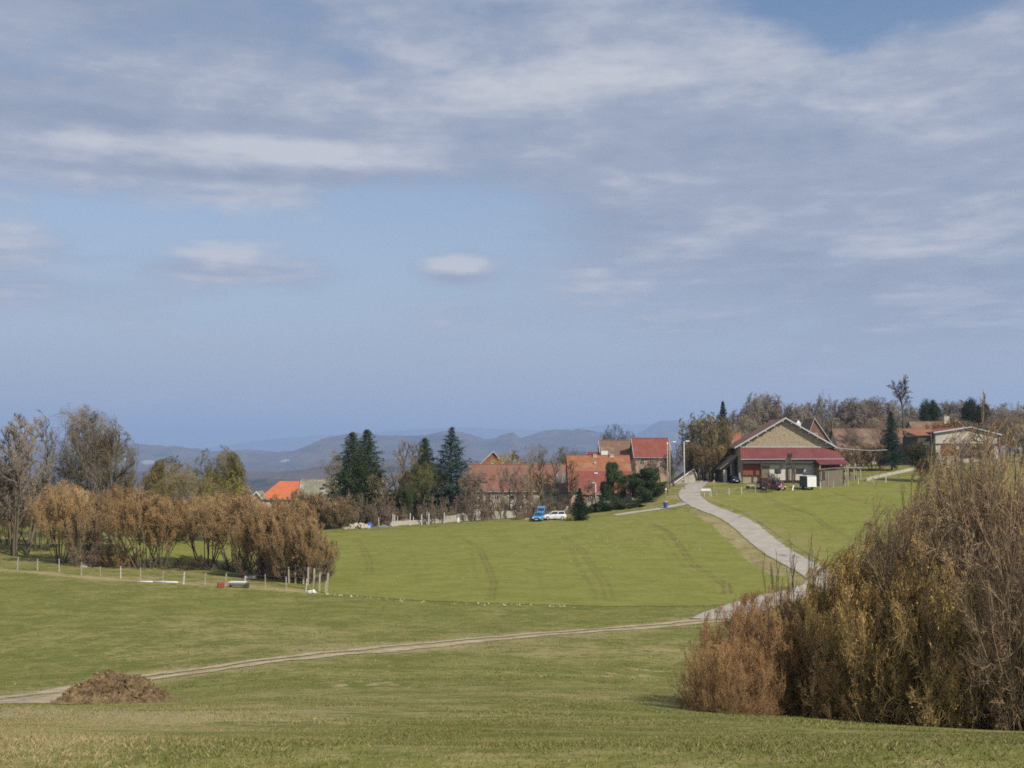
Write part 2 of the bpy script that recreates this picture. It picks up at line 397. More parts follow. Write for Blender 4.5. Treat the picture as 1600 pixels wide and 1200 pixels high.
ed = n.new('ShaderNodeAttribute', dict(attribute_name='edge')).outputs['Fac']
c = n.mix(n.sstep(n.noise(t, .5, 5, .6), .35, .65), (.33, .295, .245), (.40, .36, .30))
c = n.mix(n.m('MULTIPLY', n.sstep(n.noise(t, .33, 5, .7), .60, .66), .75), c, (.14, .14, .14))
c = n.mix(n.m('MULTIPLY', n.sstep(n.noise(t, 9, 3, .6), .6, .8), .3), c, (.2, .18, .16))
c = n.mix(n.sstep(n.m('ADD', ed, n.m('MULTIPLY', n.noise(t, 1.1, 5, .75), .55)), .42, .27), c, (.20, .17, .09))
n.set(b.inputs['Base Color'], c); M['lane'] = m
strip('road', road_c, 4.2, .055, M['lane'], 420, 'pale worn asphalt lane winding up to the farm')
side = pl([(1080, 786), (1058, 789), (1035, 795), (1000, 800), (960, 805)], 100)
strip('road', side, 2.2, .05, M['lane'], 60, 'short gravel turn-off along the top edge of the crop field')
m, n, b = material('bare_dirt')
t = n.new('ShaderNodeTexCoord').outputs['Object']
ed = n.new('ShaderNodeAttribute', dict(attribute_name='edge')).outputs['Fac']
c = n.mix(n.sstep(n.noise(t, .9, 5, .65), .35, .65), (.33, .265, .16), (.45, .37, .24))
n.set(b.inputs['Base Color'], c)
a_ = n.sstep(n.m('ADD', n.m('MULTIPLY', ed, .8), n.m('MULTIPLY', n.m('SUBTRACT', n.noise(t, 1.1, 5, .75), .5), 1.5)), .12, .5)
tr = n.new('ShaderNodeBsdfTransparent'); mx = n.new('ShaderNodeMixShader', i0=a_, i1=tr.outputs[0], i2=b.outputs[0])
n.l.new(mx.outputs[0], m.node_tree.nodes['Material Output'].inputs[0]); M['dirt'] = m
strip('path', track_a, 1.9, .03, M['dirt'], 500, 'near wheel rut of the dirt track across the pasture', off=-.85)
strip('path', track_a, 1.5, .034, M['dirt'], 500, 'far wheel rut of the dirt track across the pasture', off=.95)
strip('path', pl([(-200, 1132), (-60, 1112), (30, 1100), (110, 1088), (160, 1078)], 33), 5.5, .026, M['dirt'], 90, 'worn bare earth where the dirt track widens at the left picture edge')

# ------------------------------------------------------------------ far hills
m, n, b = material('wooded_hillside')
t = n.new('ShaderNodeTexCoord').outputs['Object']; mp = n.new('ShaderNodeMapping', Vector=t, Scale=(1, .5, 1.5)).outputs[0]
c = n.mix(n.sstep(n.noise(mp, .004, 5, .6), .4, .6), (.085, .066, .058), (.12, .095, .078))
c = n.mix(n.sstep(n.noise(mp, .0022, 6, .65, dist=.4), .56, .62), c, (.03, .045, .03))
c = n.mix(n.sstep(n.noise(mp, .02, 3, .6), .6, .7), c, (.05, .05, .04))
q = n.new('ShaderNodeAttribute', dict(attribute_name='quarry')).outputs['Fac']
c = n.mix(n.sstep(n.m('MULTIPLY', q, n.m('ADD', n.noise(mp, .02, 4, .7), .5)), .35, .6), c, (.30, .29, .28))
n.set(b.inputs['Base Color'], c); b.inputs['Specular IOR Level'].default_value = 0; M['hill'] = m
def ridge(D, crest, floor, W1, label, quarry=(), seed=0, amp=1.):
    cx, cy = zip(*crest); x = np.linspace(cx[0], cx[-1], 900); y = pchip(np.array(cx, float), np.array(cy, float), x)
    nr = 46; s = np.linspace(-1, .6, nr)               # -1 toward the viewer's foot, 0 crest
    X = ((x-800)/F*D/CP)[:, None]*(1+0*s[None]); Y = D + s[None]*W1 + 0*X
    zc = np.array([at(800, a, D).z for a in y])[:, None]
    g = noise2(X, Y*0+s[None]*D*.05, 9/D*10, seed); g2 = noise2(X, Y, 60/D*10, seed+1); g3 = noise2(X, Y, 250/D*10, seed+2)
    prof = np.where(s < 0, (1-np.abs(s)**1.25), 1-np.abs(s)*1.2)[None]
    Z = floor+(zc-floor)*np.clip(prof, -.2, 1) + (g*.05*np.abs(s)[None]*(1-np.abs(s)[None])*4*(zc-floor)) + D*.0006*g2*amp*np.minimum(1, .25+np.abs(s)*4)[0][None] + D*.00035*g3*amp
    qa = np.zeros_like(X)
    for (qx, qy, rx, ry) in quarry:
        PX = 800+F*X/Y*CP; PY = 700-F*Z/Y
        qa = np.maximum(qa, np.exp(-((PX-qx)/rx)**2-((PY-qy)/ry)**2)*1.3)
    o = arrmesh('hills', np.stack([X, Y, Z], -1).reshape(-1, 3), gridq(900, nr), M['hill'], smooth=True, attrs={'quarry': qa.ravel()})
    return tag(o, label, kind='structure')
ridge(24000, [(-900, 690), (0, 700), (300, 703), (350, 697), (400, 689), (450, 684), (520, 679), (600, 675), (680, 669), (740, 668), (800, 671), (860, 672), (905, 668), (960, 663), (1040, 664), (1200, 668), (1700, 672), (2500, 680)], -150, 3000,
      'pale blue farthest ridge on the horizon', seed=3, amp=.5)
ridge(15000, [(-900, 720), (900, 712), (960, 690), (1005, 673), (1022, 661), (1040, 657), (1075, 658), (1120, 664), (1300, 672), (1700, 680), (2500, 700)], -150, 2500, 'flat topped blue hill at the right end of the horizon', seed=9, amp=.6)
ridge(9500, [(-900, 690), (0, 686), (120, 689), (190, 692), (250, 696), (300, 700), (340, 706), (390, 703), (440, 706), (470, 703), (495, 692), (520, 682), (560, 677), (600, 680), (640, 681), (680, 677), (700, 673), (730, 677), (762, 686), (785, 680), (802, 676), (812, 684), (840, 676), (870, 671), (905, 671), (940, 676), (1000, 684), (1100, 690), (1400, 700), (2500, 705)], -150, 2500,
      'blue wooded ridge with rounded summits behind the village', quarry=[(187, 718, 16, 4), (234, 722, 11, 3.5), (447, 720, 8, 2.5)], seed=21)
ridge(4300, [(-900, 745), (0, 742), (200, 738), (340, 737), (420, 738), (480, 733), (540, 724), (620, 718), (700, 722), (800, 720), (900, 722), (1000, 716), (1200, 715), (1600, 720), (2500, 730)], -125, 1800,
      'brown wooded rise in the valley behind the rooftops', seed=33, amp=1.3)

# ------------------------------------------------------------------ haze
hz = MB().box(-34000, 34000, -34000, 34000, -152, 460)
m = bpy.data.materials.new('haze'); m.use_nodes = True; n = NT(m.node_tree); n.n.clear()
pv = n.new('ShaderNodeVolumePrincipled'); pv.inputs['Color'].default_value = (.47, .66, 1, 1); pv.inputs['Density'].default_value = 1.0e-4; pv.inputs['Anisotropy'].default_value = .1
n.l.new(pv.outputs[0], n.new('ShaderNodeOutputMaterial').inputs['Volume'])
hzo = hz.build('haze', m); tag(hzo, 'thin blue haze over the valley', kind='stuff')

# ================================================================== vegetation
def objcol(name, mul=(1, 1, 1), var=.35, add=None, rough=.9, noise_s=1.3, subs=0):
    """bark or twig: each plant's own colour (its viewport colour) varied by a noise"""
    m, n, b = material(name)
    oi = n.new('ShaderNodeObjectInfo').outputs['Color']; t = n.new('ShaderNodeTexCoord').outputs['Object']
    f = n.noise(t, noise_s, 4, .7); k = n.m('ADD', n.m('MULTIPLY', f, var*2), 1-var)
    c = n.new('ShaderNodeVectorMath', dict(operation='MULTIPLY'), i0=oi, i1=tuple(mul)).outputs[0]
    c = n.new('ShaderNodeVectorMath', dict(operation='SCALE'), i0=c, Scale=k).outputs[0]
    if add: c = n.mix(n.sstep(n.noise(t, noise_s*2.2, 3, .6), .5, .62), c, add)
    n.set(b.inputs['Base Color'], c); b.inputs['Roughness'].default_value = rough; b.inputs['Specular IOR Level'].default_value = .1
    return m
M['bark'] = objcol('bark', (.9, .88, .85), .4, add=(.12, .11, .065))
M['twig'] = objcol('twigs')
M['leaf'] = objcol('leaves', var=.5, noise_s=.9)
def catkin_mat(name, a, b_, s=.35):
    m, n, b = material(name); t = n.new('ShaderNodeTexCoord').outputs['Object']
    c = n.mix(n.sstep(n.noise(t, s, 3, .6), .4, .6), a, b_)
    c = n.mix(n.m('MULTIPLY', n.noise(t, 25, 2, .6), .45), c, (.16, .10, .04))
    if 'catkin' in name: n.set(b.inputs['Base Color'], c); return m
    rnd = n.new('ShaderNodeObjectInfo').outputs['Random']; c = n.mix(n.m('MULTIPLY', rnd, .55), c, n.mix(n.sstep(n.m('FRACT', n.m('MULTIPLY', rnd, 7.3)), .4, .6), (.34, .22, .12), (.50, .36, .15)))
    n.set(b.inputs['Base Color'], c); return m
M['bud_orange'] = catkin_mat('orange_buds', (.46, .255, .095), (.44, .29, .11))
M['catkin'] = catkin_mat('yellow_catkins', (.68, .46, .15), (.50, .32, .12), .8)
M['catkin_rust'] = catkin_mat('rust_catkins', (.50, .27, .10), (.60, .38, .13), .8)

def nrm(a): return a/(np.linalg.norm(a, axis=-1, keepdims=True)+1e-9)
def grow(p, d, L, r, nseg, wob, trop, tend, g):
    N_ = len(p); P = [p]; Rr = [r]; d = nrm(d)
    for k in range(nseg):
        d = nrm(d + g.normal(0, wob, (N_, 3)) + np.array([0, 0, trop]))
        p = p + d*(L/nseg)[:, None]; P.append(p); Rr.append(r*(1-(1-tend)*(k+1)/nseg))
    return np.stack(P, 1), np.stack(Rr, 1)
def kids(P, Rr, L, k, tlo, thi, ratio, ang, g, rr=.55, shape=.5, up=0.):
    N_, n_, _ = P.shape; n_ -= 1
    t = tlo+(thi-tlo)*((np.arange(k)[None]+g.random((N_, k)))/k)
    f = np.clip(t*n_, 0, n_-1e-4); i = f.astype(int); f = f-i; a = np.arange(N_)[:, None]
    p = P[a, i]*(1-f[..., None])+P[a, i+1]*f[..., None]; d = nrm(P[a, i+1]-P[a, i])
    r = (Rr[a, i]*(1-f)+Rr[a, i+1]*f)*rr
    az = g.uniform(0, 6.283, (N_, k)); o = nrm(np.cross(d, nrm(g.normal(size=(N_, k, 3)))))
    an = ang*g.uniform(.7, 1.3, (N_, k))
    dd = d*np.cos(an)[..., None]+o*np.sin(an)[..., None]; dd[..., 2] += up
    l = L[:, None]*ratio*(1-shape*t)*g.uniform(.65, 1.25, (N_, k))
    return p.reshape(-1, 3), dd.reshape(-1, 3), l.ravel(), r.ravel()
def tubes(P, Rr, sides, g):
    """tubes (or flat ribbons when sides is 2) along many branches"""
    N_, n_, _ = P.shape; d = nrm(P[:, -1]-P[:, 0]); u = nrm(np.cross(d, nrm(g.normal(size=(N_, 3))))); w = np.cross(d, u)
    if sides == 2:
        V = np.stack([P+u[:, None]*Rr[..., None], P-u[:, None]*Rr[..., None]], 2)
        b = (np.arange(N_)[:, None]*n_+np.arange(n_-1)[None])*2
        return V.reshape(-1, 3), np.stack([b, b+1, b+3, b+2], -1).reshape(-1, 4)
    a = np.arange(sides)*2*math.pi/sides
    V = P[:, :, None]+Rr[..., None, None]*(u[:, None, None]*np.cos(a)[:, None]+w[:, None, None]*np.sin(a)[:, None])
    b = (np.arange(N_)[:, None, None]*n_+np.arange(n_-1)[None, :, None])*sides; s = np.arange(sides)[None, None]; s2 = (s+1) % sides
    return V.reshape(-1, 3), np.stack([b+s, b+s2, b+sides+s2, b+sides+s], -1).reshape(-1, 4)
def flecks(C, size, asp, g, droop=0.):
    """little leaf or catkin faces round given points"""
    k = len(C); d = g.normal(size=(k, 3)); d[:, 2] -= droop; d = nrm(d); u = nrm(np.cross(d, nrm(g.normal(size=(k, 3)))))
    s = (size*g.uniform(.6, 1.4, k))[:, None]
    V = np.stack([C-u*s*asp*.5, C+u*s*asp*.5, C+u*s*asp*.5+d*s, C-u*s*asp*.5+d*s], 1)
    return V.reshape(-1, 3), np.arange(4*k).reshape(-1, 4)
def join(parts):
    V, Q, I, b = [], [], [], 0
    for v, q, i in parts:
        V.append(v); Q.append(q+b); I.append(np.full(len(q), i)); b += len(v)
    return np.concatenate(V), np.concatenate(Q), np.concatenate(I)

PROTO = {}
def envwarp(Vs, h, mx, cz=.55):
    """rounds a crown's outline the way a grown tree fills its share of light"""
    A = np.concatenate(Vs); r_ = np.percentile(np.hypot(A[:, 0], A[:, 1]), 86); zu = max(.2*h, np.percentile(A[:, 2], 93)-cz*h); zd = cz*h*1.25
    for V in Vs:
        d = V-np.array([0, 0, cz*h]); rz = np.where(d[:, 2] > 0, zu, zd)
        q = np.sqrt((d[:, 0]**2+d[:, 1]**2)/r_**2+(d[:, 2]/rz)**2)+1e-6
        nq = np.where(q > .8, .8+(mx-.8)*(1-np.exp(-(q-.8)/(mx-.8))), q)
        V[:] = np.array([0, 0, cz*h])+d*(nq/q)[:, None]
def proto(key, trunk, crown, cmats, h):
    """stores the trunk and crown meshes; their first users take these, later ones share them"""
    tv, tq, _ = join(trunk); cv, cq, ci = join(crown)
    to = arrmesh('trunk', tv, tq, M['bark'], smooth=True); co = arrmesh('crown', cv, cq, cmats, midx=ci)
    PROTO[key] = (to.data, co.data, float(np.percentile(cv[:, 2], 99.7))); bpy.data.objects.remove(to); bpy.data.objects.remove(co)
def bare(key, seed, h=12, stems=1, fan=.12, bole=.25, counts=(9, 7, 7, 8), ratios=(.55, .5, .5, .55), angs=(.75, .7, .7, .6), r0=None, trop=.05, up=.12,
         tw=.014, wob=.12, leaf=None, leafn=3, leafs=.12, cm=None, lspread=.15, tlo=None, shape0=.5, hub=0.15, lasp=.5, lead=.86, env=1.12, cz=.55, lift=0, ltop=None):
    g = np.random.default_rng(seed); r0 = r0 or h*.022
    p = np.zeros((stems, 3)); a = np.arange(stems)*2.4+g.uniform(0, 1, stems); p[:, 0] = np.cos(a)*hub*(stems > 1); p[:, 1] = np.sin(a)*hub*(stems > 1); p[:, 2] = -.35
    fa = fan*np.sqrt((np.arange(stems)+.5)/stems)*1.4*g.uniform(.8, 1.2, stems)
    d = np.stack([np.cos(a)*np.sin(fa), np.sin(a)*np.sin(fa), np.cos(fa)], -1)
    L = np.full(stems, h*lead)*(g.uniform(.75, 1.0, stems) if stems > 1 else 1)
    P, Rr = grow(p, d, L, np.full(stems, r0)*g.uniform(.7, 1.1, stems), 9, wob*.5, trop*.4, .15, g)
    trunk = [(*tubes(P, Rr, 7, g), 0)]; crown = []
    lv = [(bole, ), (.2, ), (.15, ), (.1, )]
    for k in range(4):
        a_ = kids(P, Rr, L, counts[k], (tlo or bole) if k == 0 else .15, .98, ratios[k], angs[k], g, rr=.6 if k else .62, shape=shape0 if k == 0 else .45, up=up)
        p, d, L, r = a_
        if k == 3: r = np.full(len(r), tw)
        else: r = np.maximum(r, tw*(1.3+.9*(2-k)))
        P, Rr = grow(p, d, L, r, (6, 5, 3, 2)[k], wob*(1, 1.2, 1.2, 1.1)[k], trop, .35, g)
        if k == 0: trunk.append((*tubes(P, Rr, 5, g), 0))
        else: crown.append((*tubes(P, Rr, 3 if k == 1 else 2, g), 0))
    if leaf:
        E = P[:, 1:].reshape(-1, 3); sel = g.integers(0, len(E), int(leafn*len(P))); C = E[sel]+g.normal(0, lspread, (len(sel), 3))
        if ltop: C = C[g.random(len(C)) < np.clip((C[:, 2]/h-ltop)/.3, .06, 1)]
        crown.append((*flecks(C, leafs, lasp, g, .6), 1))
    if env: envwarp([v for v, _, _ in trunk+crown], h*lead/.8, env, cz)
    for v, _, _ in (crown if lift else ()):
        zl = lift*h; lo_ = v[:, 2] < zl; v[lo_, 2] = zl-(zl-v[lo_, 2])*.55
    proto(key, trunk, crown, [M['twig'], leaf or M['twig']], h)
def spruce(key, seed, h=15, rmax=3.2, nb=230, cl=.12, droop=.25, pw=.85, sz=.42):
    g = np.random.default_rng(seed)
    P, Rr = grow(np.array([[0, 0, -.35]]), np.array([[0, 0, 1.]]), np.array([h+.3]), np.array([h*.018]), 10, .01, 0, .06, g)
    t = cl+(1-cl)*np.linspace(0, 1, nb)**.9; t = np.clip(t, 0, .995); az = np.arange(nb)*2.399+g.normal(0, .2, nb)
    l = rmax*((1-t)/(1-cl))**pw*g.uniform(.5, 1.2, nb)+.12
    base = np.stack([0*t, 0*t, t*h], -1); d = np.stack([np.cos(az), np.sin(az), g.normal(-.05, .1, nb)+.55*(t-.4)], -1)
    B, Br = grow(base, d, l, .02+.012*l, 5, .05, -droop*.12, .3, g)
    # side sprays
    sp_, sd_, sl_, sr_ = kids(B, Br, l, 15, .12, 1., .34, 1.0, g, shape=.3)
    sd_[:, 2] -= .25
    Sx, Sr = grow(sp_, sd_, sl_+.08, np.full(len(sl_), .035), 2, .1, -.1, .4, g)
    E = np.concatenate([Sx.reshape(-1, 3), B[:, 1:].reshape(-1, 3)]); sel = g.integers(0, len(E), len(E)*2)
    zf = np.clip(1.25-E[sel][:, 2]/h, .3, 1)
    crown = [(*tubes(B, Br, 3, g), 0), (*tubes(Sx, Sr, 2, g), 0), (*flecks(E[sel]+g.normal(0, .06, (len(sel), 3)), sz*zf, .22, g, .35), 0)]
    proto(key, [(*tubes(P, Rr, 8, g), 0)], crown, [M['leaf']], h)

OAK = dict(trop=.025, up=.03, ratios=(1.0, .58, .55, .75), angs=(.8, .7, .75, .7), shape0=.15, lead=.58, tlo=.3)
bare('oak_a', 1, 13, counts=(12, 9, 9, 9), wob=.16, tw=.013, bole=.2, **OAK)
bare('oak_b', 2, 13, counts=(11, 9, 9, 9), wob=.2, tw=.013, bole=.26, **OAK)
bare('oak_c', 3, 13, stems=2, fan=.2, counts=(9, 8, 8, 9), wob=.15, tw=.013, **OAK)
bare('wood_a', 61, 13, counts=(14, 9, 9, 9), wob=.15, tw=.026, bole=.1, **OAK)
bare('wood_b', 62, 13, stems=2, fan=.25, counts=(10, 8, 8, 9), wob=.18, tw=.026, bole=.12, **OAK)
bare('ash_a', 4, 15, counts=(18, 8, 7, 8), ratios=(.36, .55, .55, .8), angs=(.7, .65, .6, .5), trop=.05, up=.06, bole=.16, tw=.012)
bare('ash_b', 5, 15, stems=6, fan=.16, counts=(11, 7, 7, 8), ratios=(.30, .55, .55, .8), angs=(.7, .65, .6, .5), trop=.05, up=.06, bole=.22, tw=.013, hub=.6, r0=.16)
bare('poplar', 6, 15, counts=(28, 7, 6, 7), ratios=(.26, .45, .5, .7), angs=(.5, .5, .5, .5), trop=.1, bole=.12, tw=.012, r0=.2, env=0)
HZ = dict(leaf=M['bud_orange'], leafn=.6, leafs=.06, lspread=.08, trop=.05, up=.22, lead=.78, cz=.55, env=1.6)
bare('hazel_a', 7, 7.5, stems=14, fan=.42, counts=(8, 7, 6, 7), ratios=(.6, .58, .55, .8), angs=(.6, .6, .6, .55), bole=.34, lift=.22, tw=.009, wob=.14, r0=.07, hub=.4, **HZ)
bare('hazel_b', 8, 7.5, stems=11, fan=.52, counts=(9, 7, 6, 7), ratios=(.6, .58, .55, .8), angs=(.6, .6, .6, .55), bole=.38, lift=.24, tw=.009, wob=.17, r0=.08, hub=.5, **HZ)
bare('hazel_c', 9, 6.5, stems=18, fan=.6, counts=(8, 7, 6, 6), ratios=(.6, .58, .55, .8), angs=(.6, .6, .6, .55), bole=.2, tw=.009, wob=.14, r0=.05, hub=.8, **HZ)
bare('scrub', 10, 3, stems=20, fan=.8, counts=(7, 6, 5, 5), ratios=(.5, .5, .5, .8), angs=(.6, .6, .6, .6), trop=.03, bole=.08, tw=.009, r0=.03, hub=1.0, wob=.2)
bare('orchard', 11, 6, counts=(10, 9, 8, 8), wob=.25, tw=.011, bole=.26, ratios=(.7, .55, .55, .8), angs=(1.1, .8, .7, .7), trop=.02, up=.05, shape0=.3)
bare('leafy', 12, 10, counts=(12, 9, 6, 5), wob=.18, leaf=M['leaf'], leafn=6, leafs=.2, lspread=.4, bole=.15, tw=.012, env=1.5, **OAK)
bare('mistle', 13, 10, counts=(13, 9, 8, 8), wob=.2, leaf=M['leaf'], leafn=.7, leafs=.13, lspread=.1, bole=.13, tw=.015, **OAK)
bare('willow', 14, 8, counts=(14, 9, 8, 9), wob=.12, bole=.12, angs=(1.0, .7, .5, .4), ratios=(.6, .5, .55, .9), tw=.013, trop=.04, shape0=.3)
bare('pine_round', 15, 8, counts=(15, 9, 7, 5), wob=.15, leaf=M['leaf'], leafn=10, leafs=.24, lspread=.22, bole=.06, env=1.7, angs=(1.1, .7, .7, .7), tw=.012, ratios=(.52, .5, .5, .5), lasp=.22, trop=.03)
bare('hedge', 16, 3, stems=10, fan=.9, counts=(7, 6, 4, 4), leaf=M['leaf'], leafn=8, leafs=.15, lspread=.14, bole=.05, tw=.01, r0=.03, hub=.9, wob=.2)
bare('pollard', 17, 16, counts=(9, 7, 7, 9), ratios=(.17, .6, .6, .8), angs=(.9, .6, .6, .6), tlo=.72, bole=.7, env=0, wob=.13, tw=.013, trop=.03, shape0=0, r0=.34)
spruce('spruce_a', 20, 15, 3.6, cl=.14, nb=170, sz=.34, pw=.62)
spruce('spruce_b', 21, 15, 4.2, nb=110, cl=.08, droop=-.5, pw=.95, sz=.32)
spruce('spruce_c', 22, 10, 2.6, nb=130, cl=.05, pw=.8, sz=.3)

HG = 'shrubs and trees of the left hedgerow'
def plant(key, px, by, ty, label, cat, name, group=None, D=None, wpx=None, col=(.16, .125, .09), bark=None, rz=None, sink=.1, dmin=60, lean=0):
    """stands one plant: foot and top rows and the width as they measure in the photograph, converted to metres"""
    if D is None: x, y = hit(px, by, dmin)
    else: x, y = (px-800)/F*D/CP, D
    z = h1(x, y); hh = zat(ty, y)-z
    tm, cm, h0 = PROTO[key]; s = hh/h0
    e = empty(name, (x, y, z-sink), rz if rz is not None else random.uniform(0, 6.28), label=label, cat=cat, group=group)
    e.scale = (s, s, s)
    if wpx:
        v = np.empty(len(cm.vertices)*3, np.float32); cm.vertices.foreach_get('co', v); v = v.reshape(-1, 3)
        rad = np.percentile(np.hypot(v[:, 0], v[:, 1]), 95)*2*s; k = min(1.7, max(.45, (wpx/F*y)/rad)); e.scale = (s*k, s*k, s)
    if lean: e.rotation_euler[1] = lean
    to = bpy.data.objects.new('trunk', tm); co = bpy.data.objects.new('crown', cm)
    for o in (to, co): COL.objects.link(o); o.parent = e
    if group == HG or group == 'low scrub under the hedgerow': j_ = random.uniform(.62, 1.12); e.rotation_euler[0] = random.uniform(-.1, .1); e.rotation_euler[1] = random.uniform(-.1, .1); e.scale.z *= random.uniform(.97, 1.06); col = tuple(c*j_ for c in col)
    to.color = (*(bark or tuple(c*.95 for c in col)), 1); co.color = (*col, 1)
    return e
BRN = (.26, .195, .13); GRY = (.27, .22, .17); OLV = (.28, .22, .12); PUR = (.23, .165, .13); RST = (.38, .255, .13); DKG = (.055, .075, .030); BLG = (.038, .068, .045); MOSS = (.075, .085, .025)

# --- hedgerow at the left edge of the crop field
HG = 'shrubs and trees of the left hedgerow'
for a in [
 ('ash_b', -25, 868, 690, 90, 'bare slender tree cut by the left picture edge', GRY),
 ('ash_b', 30, 868, 648, 95, 'slim grey tree with several straight stems at the left end of the hedgerow', GRY),
 ('hazel_b', 62, 860, 752, 110, 'brown hazel behind the slim grey multi-stemmed tree', BRN),
 ('hazel_a', 97, 879, 755, 100, 'hazel clump with dark splayed stems right of the slim grey tree', RST),
 ('hazel_c', 126, 882, 775, 60, 'narrow hazel between the splayed hazel and the red scrub', BRN),
 ('oak_a', 118, 842, 628, 150, 'tallest bare oak of the hedgerow with crooked limbs', (.25, .20, .14)),
 ('oak_c', 150, 845, 638, 130, 'mossy twin stemmed oak overlapping the right side of the tallest oak', (.25, .205, .13)),
 ('ash_a', 172, 848, 668, 90, 'mossy bare tree leaning against the right side of the tallest oak', (.24, .19, .115)),
 ('hazel_a', 188, 862, 760, 80, 'thin stemmed hazel behind the low red scrub', RST),
 ('hazel_b', 226, 889, 758, 110, 'orange budded hazel left of the first gap onto the field', RST),
 ('hazel_a', 250, 887, 775, 95, 'hazel with arching pale stems at the left side of the first gap', RST),
 ('hazel_b', 322, 885, 768, 110, 'hazel standing between the two bright field gaps', RST),
 ('hazel_b', 376, 893, 762, 140, 'wide hazel with thick forked trunks right of the second gap', RST),
 ('hazel_c', 412, 902, 780, 110, 'dense dark based hazel next to the wide forked hazel', RST),
 ('hazel_a', 448, 905, 772, 120, 'tall orange hazel above the right part of the thicket', RST),
 ('hazel_c', 470, 910, 800, 100, 'round bushy hazel near the right end of the thicket', RST),
 ('hazel_c', 496, 908, 830, 70, 'lowest yellowish hazel at the right tip of the thicket', OLV),
 ('mistle', 268, 842, 712, 110, 'round olive tree with mistletoe left of its twin', (.20, .155, .06)),
 ('mistle', 318, 842, 700, 110, 'taller olive tree with mistletoe above the second gap', (.18, .15, .058)),
 ('mistle', 352, 845, 728, 80, 'olive tree with bright yellow moss at the right of the mistletoe trees', (.27, .24, .05)),
 ('oak_a', 290, 850, 735, 150, 'dark bare tree filling the crown between the two mistletoe trees', (.18, .145, .075)),
 ('hazel_c', 10, 850, 745, 110, 'orange hazel at the far left behind the slim stems', RST),
]:
    key, px, by, ty, w, lab, c = a
    plant(key, px, by, ty, lab, 'tree' if key[:2] not in ('ha', ) else 'hazel', 'hazel_bush' if key[:2] == 'ha' else 'bare_tree', HG, wpx=w, col=c, bark=(.15, .13, .095))
for i, (px, by, ty, lab) in enumerate([(165, 882, 845, 'low red-brown scrub between the hazel clumps, left one'), (192, 886, 843, 'low red-brown scrub below the thin stemmed hazel'),
     (290, 888, 868, 'low scrub at the foot of the first field gap'), (345, 890, 873, 'low scrub at the foot of the second field gap'), (428, 905, 855, 'dark undergrowth below the orange hazels, left one'),
     (455, 908, 855, 'dark undergrowth below the orange hazels, middle one'), (482, 910, 862, 'dark undergrowth below the orange hazels, right one'), (400, 902, 850, 'dark undergrowth beside the forked hazel trunks'), (142, 884, 838, 'brown undergrowth around the narrow hazel stem')]):
    plant('scrub', px, by, ty, lab, 'scrub', 'scrub_bush', 'low scrub under the hedgerow', wpx=74, col=RST if i < 2 else PUR)

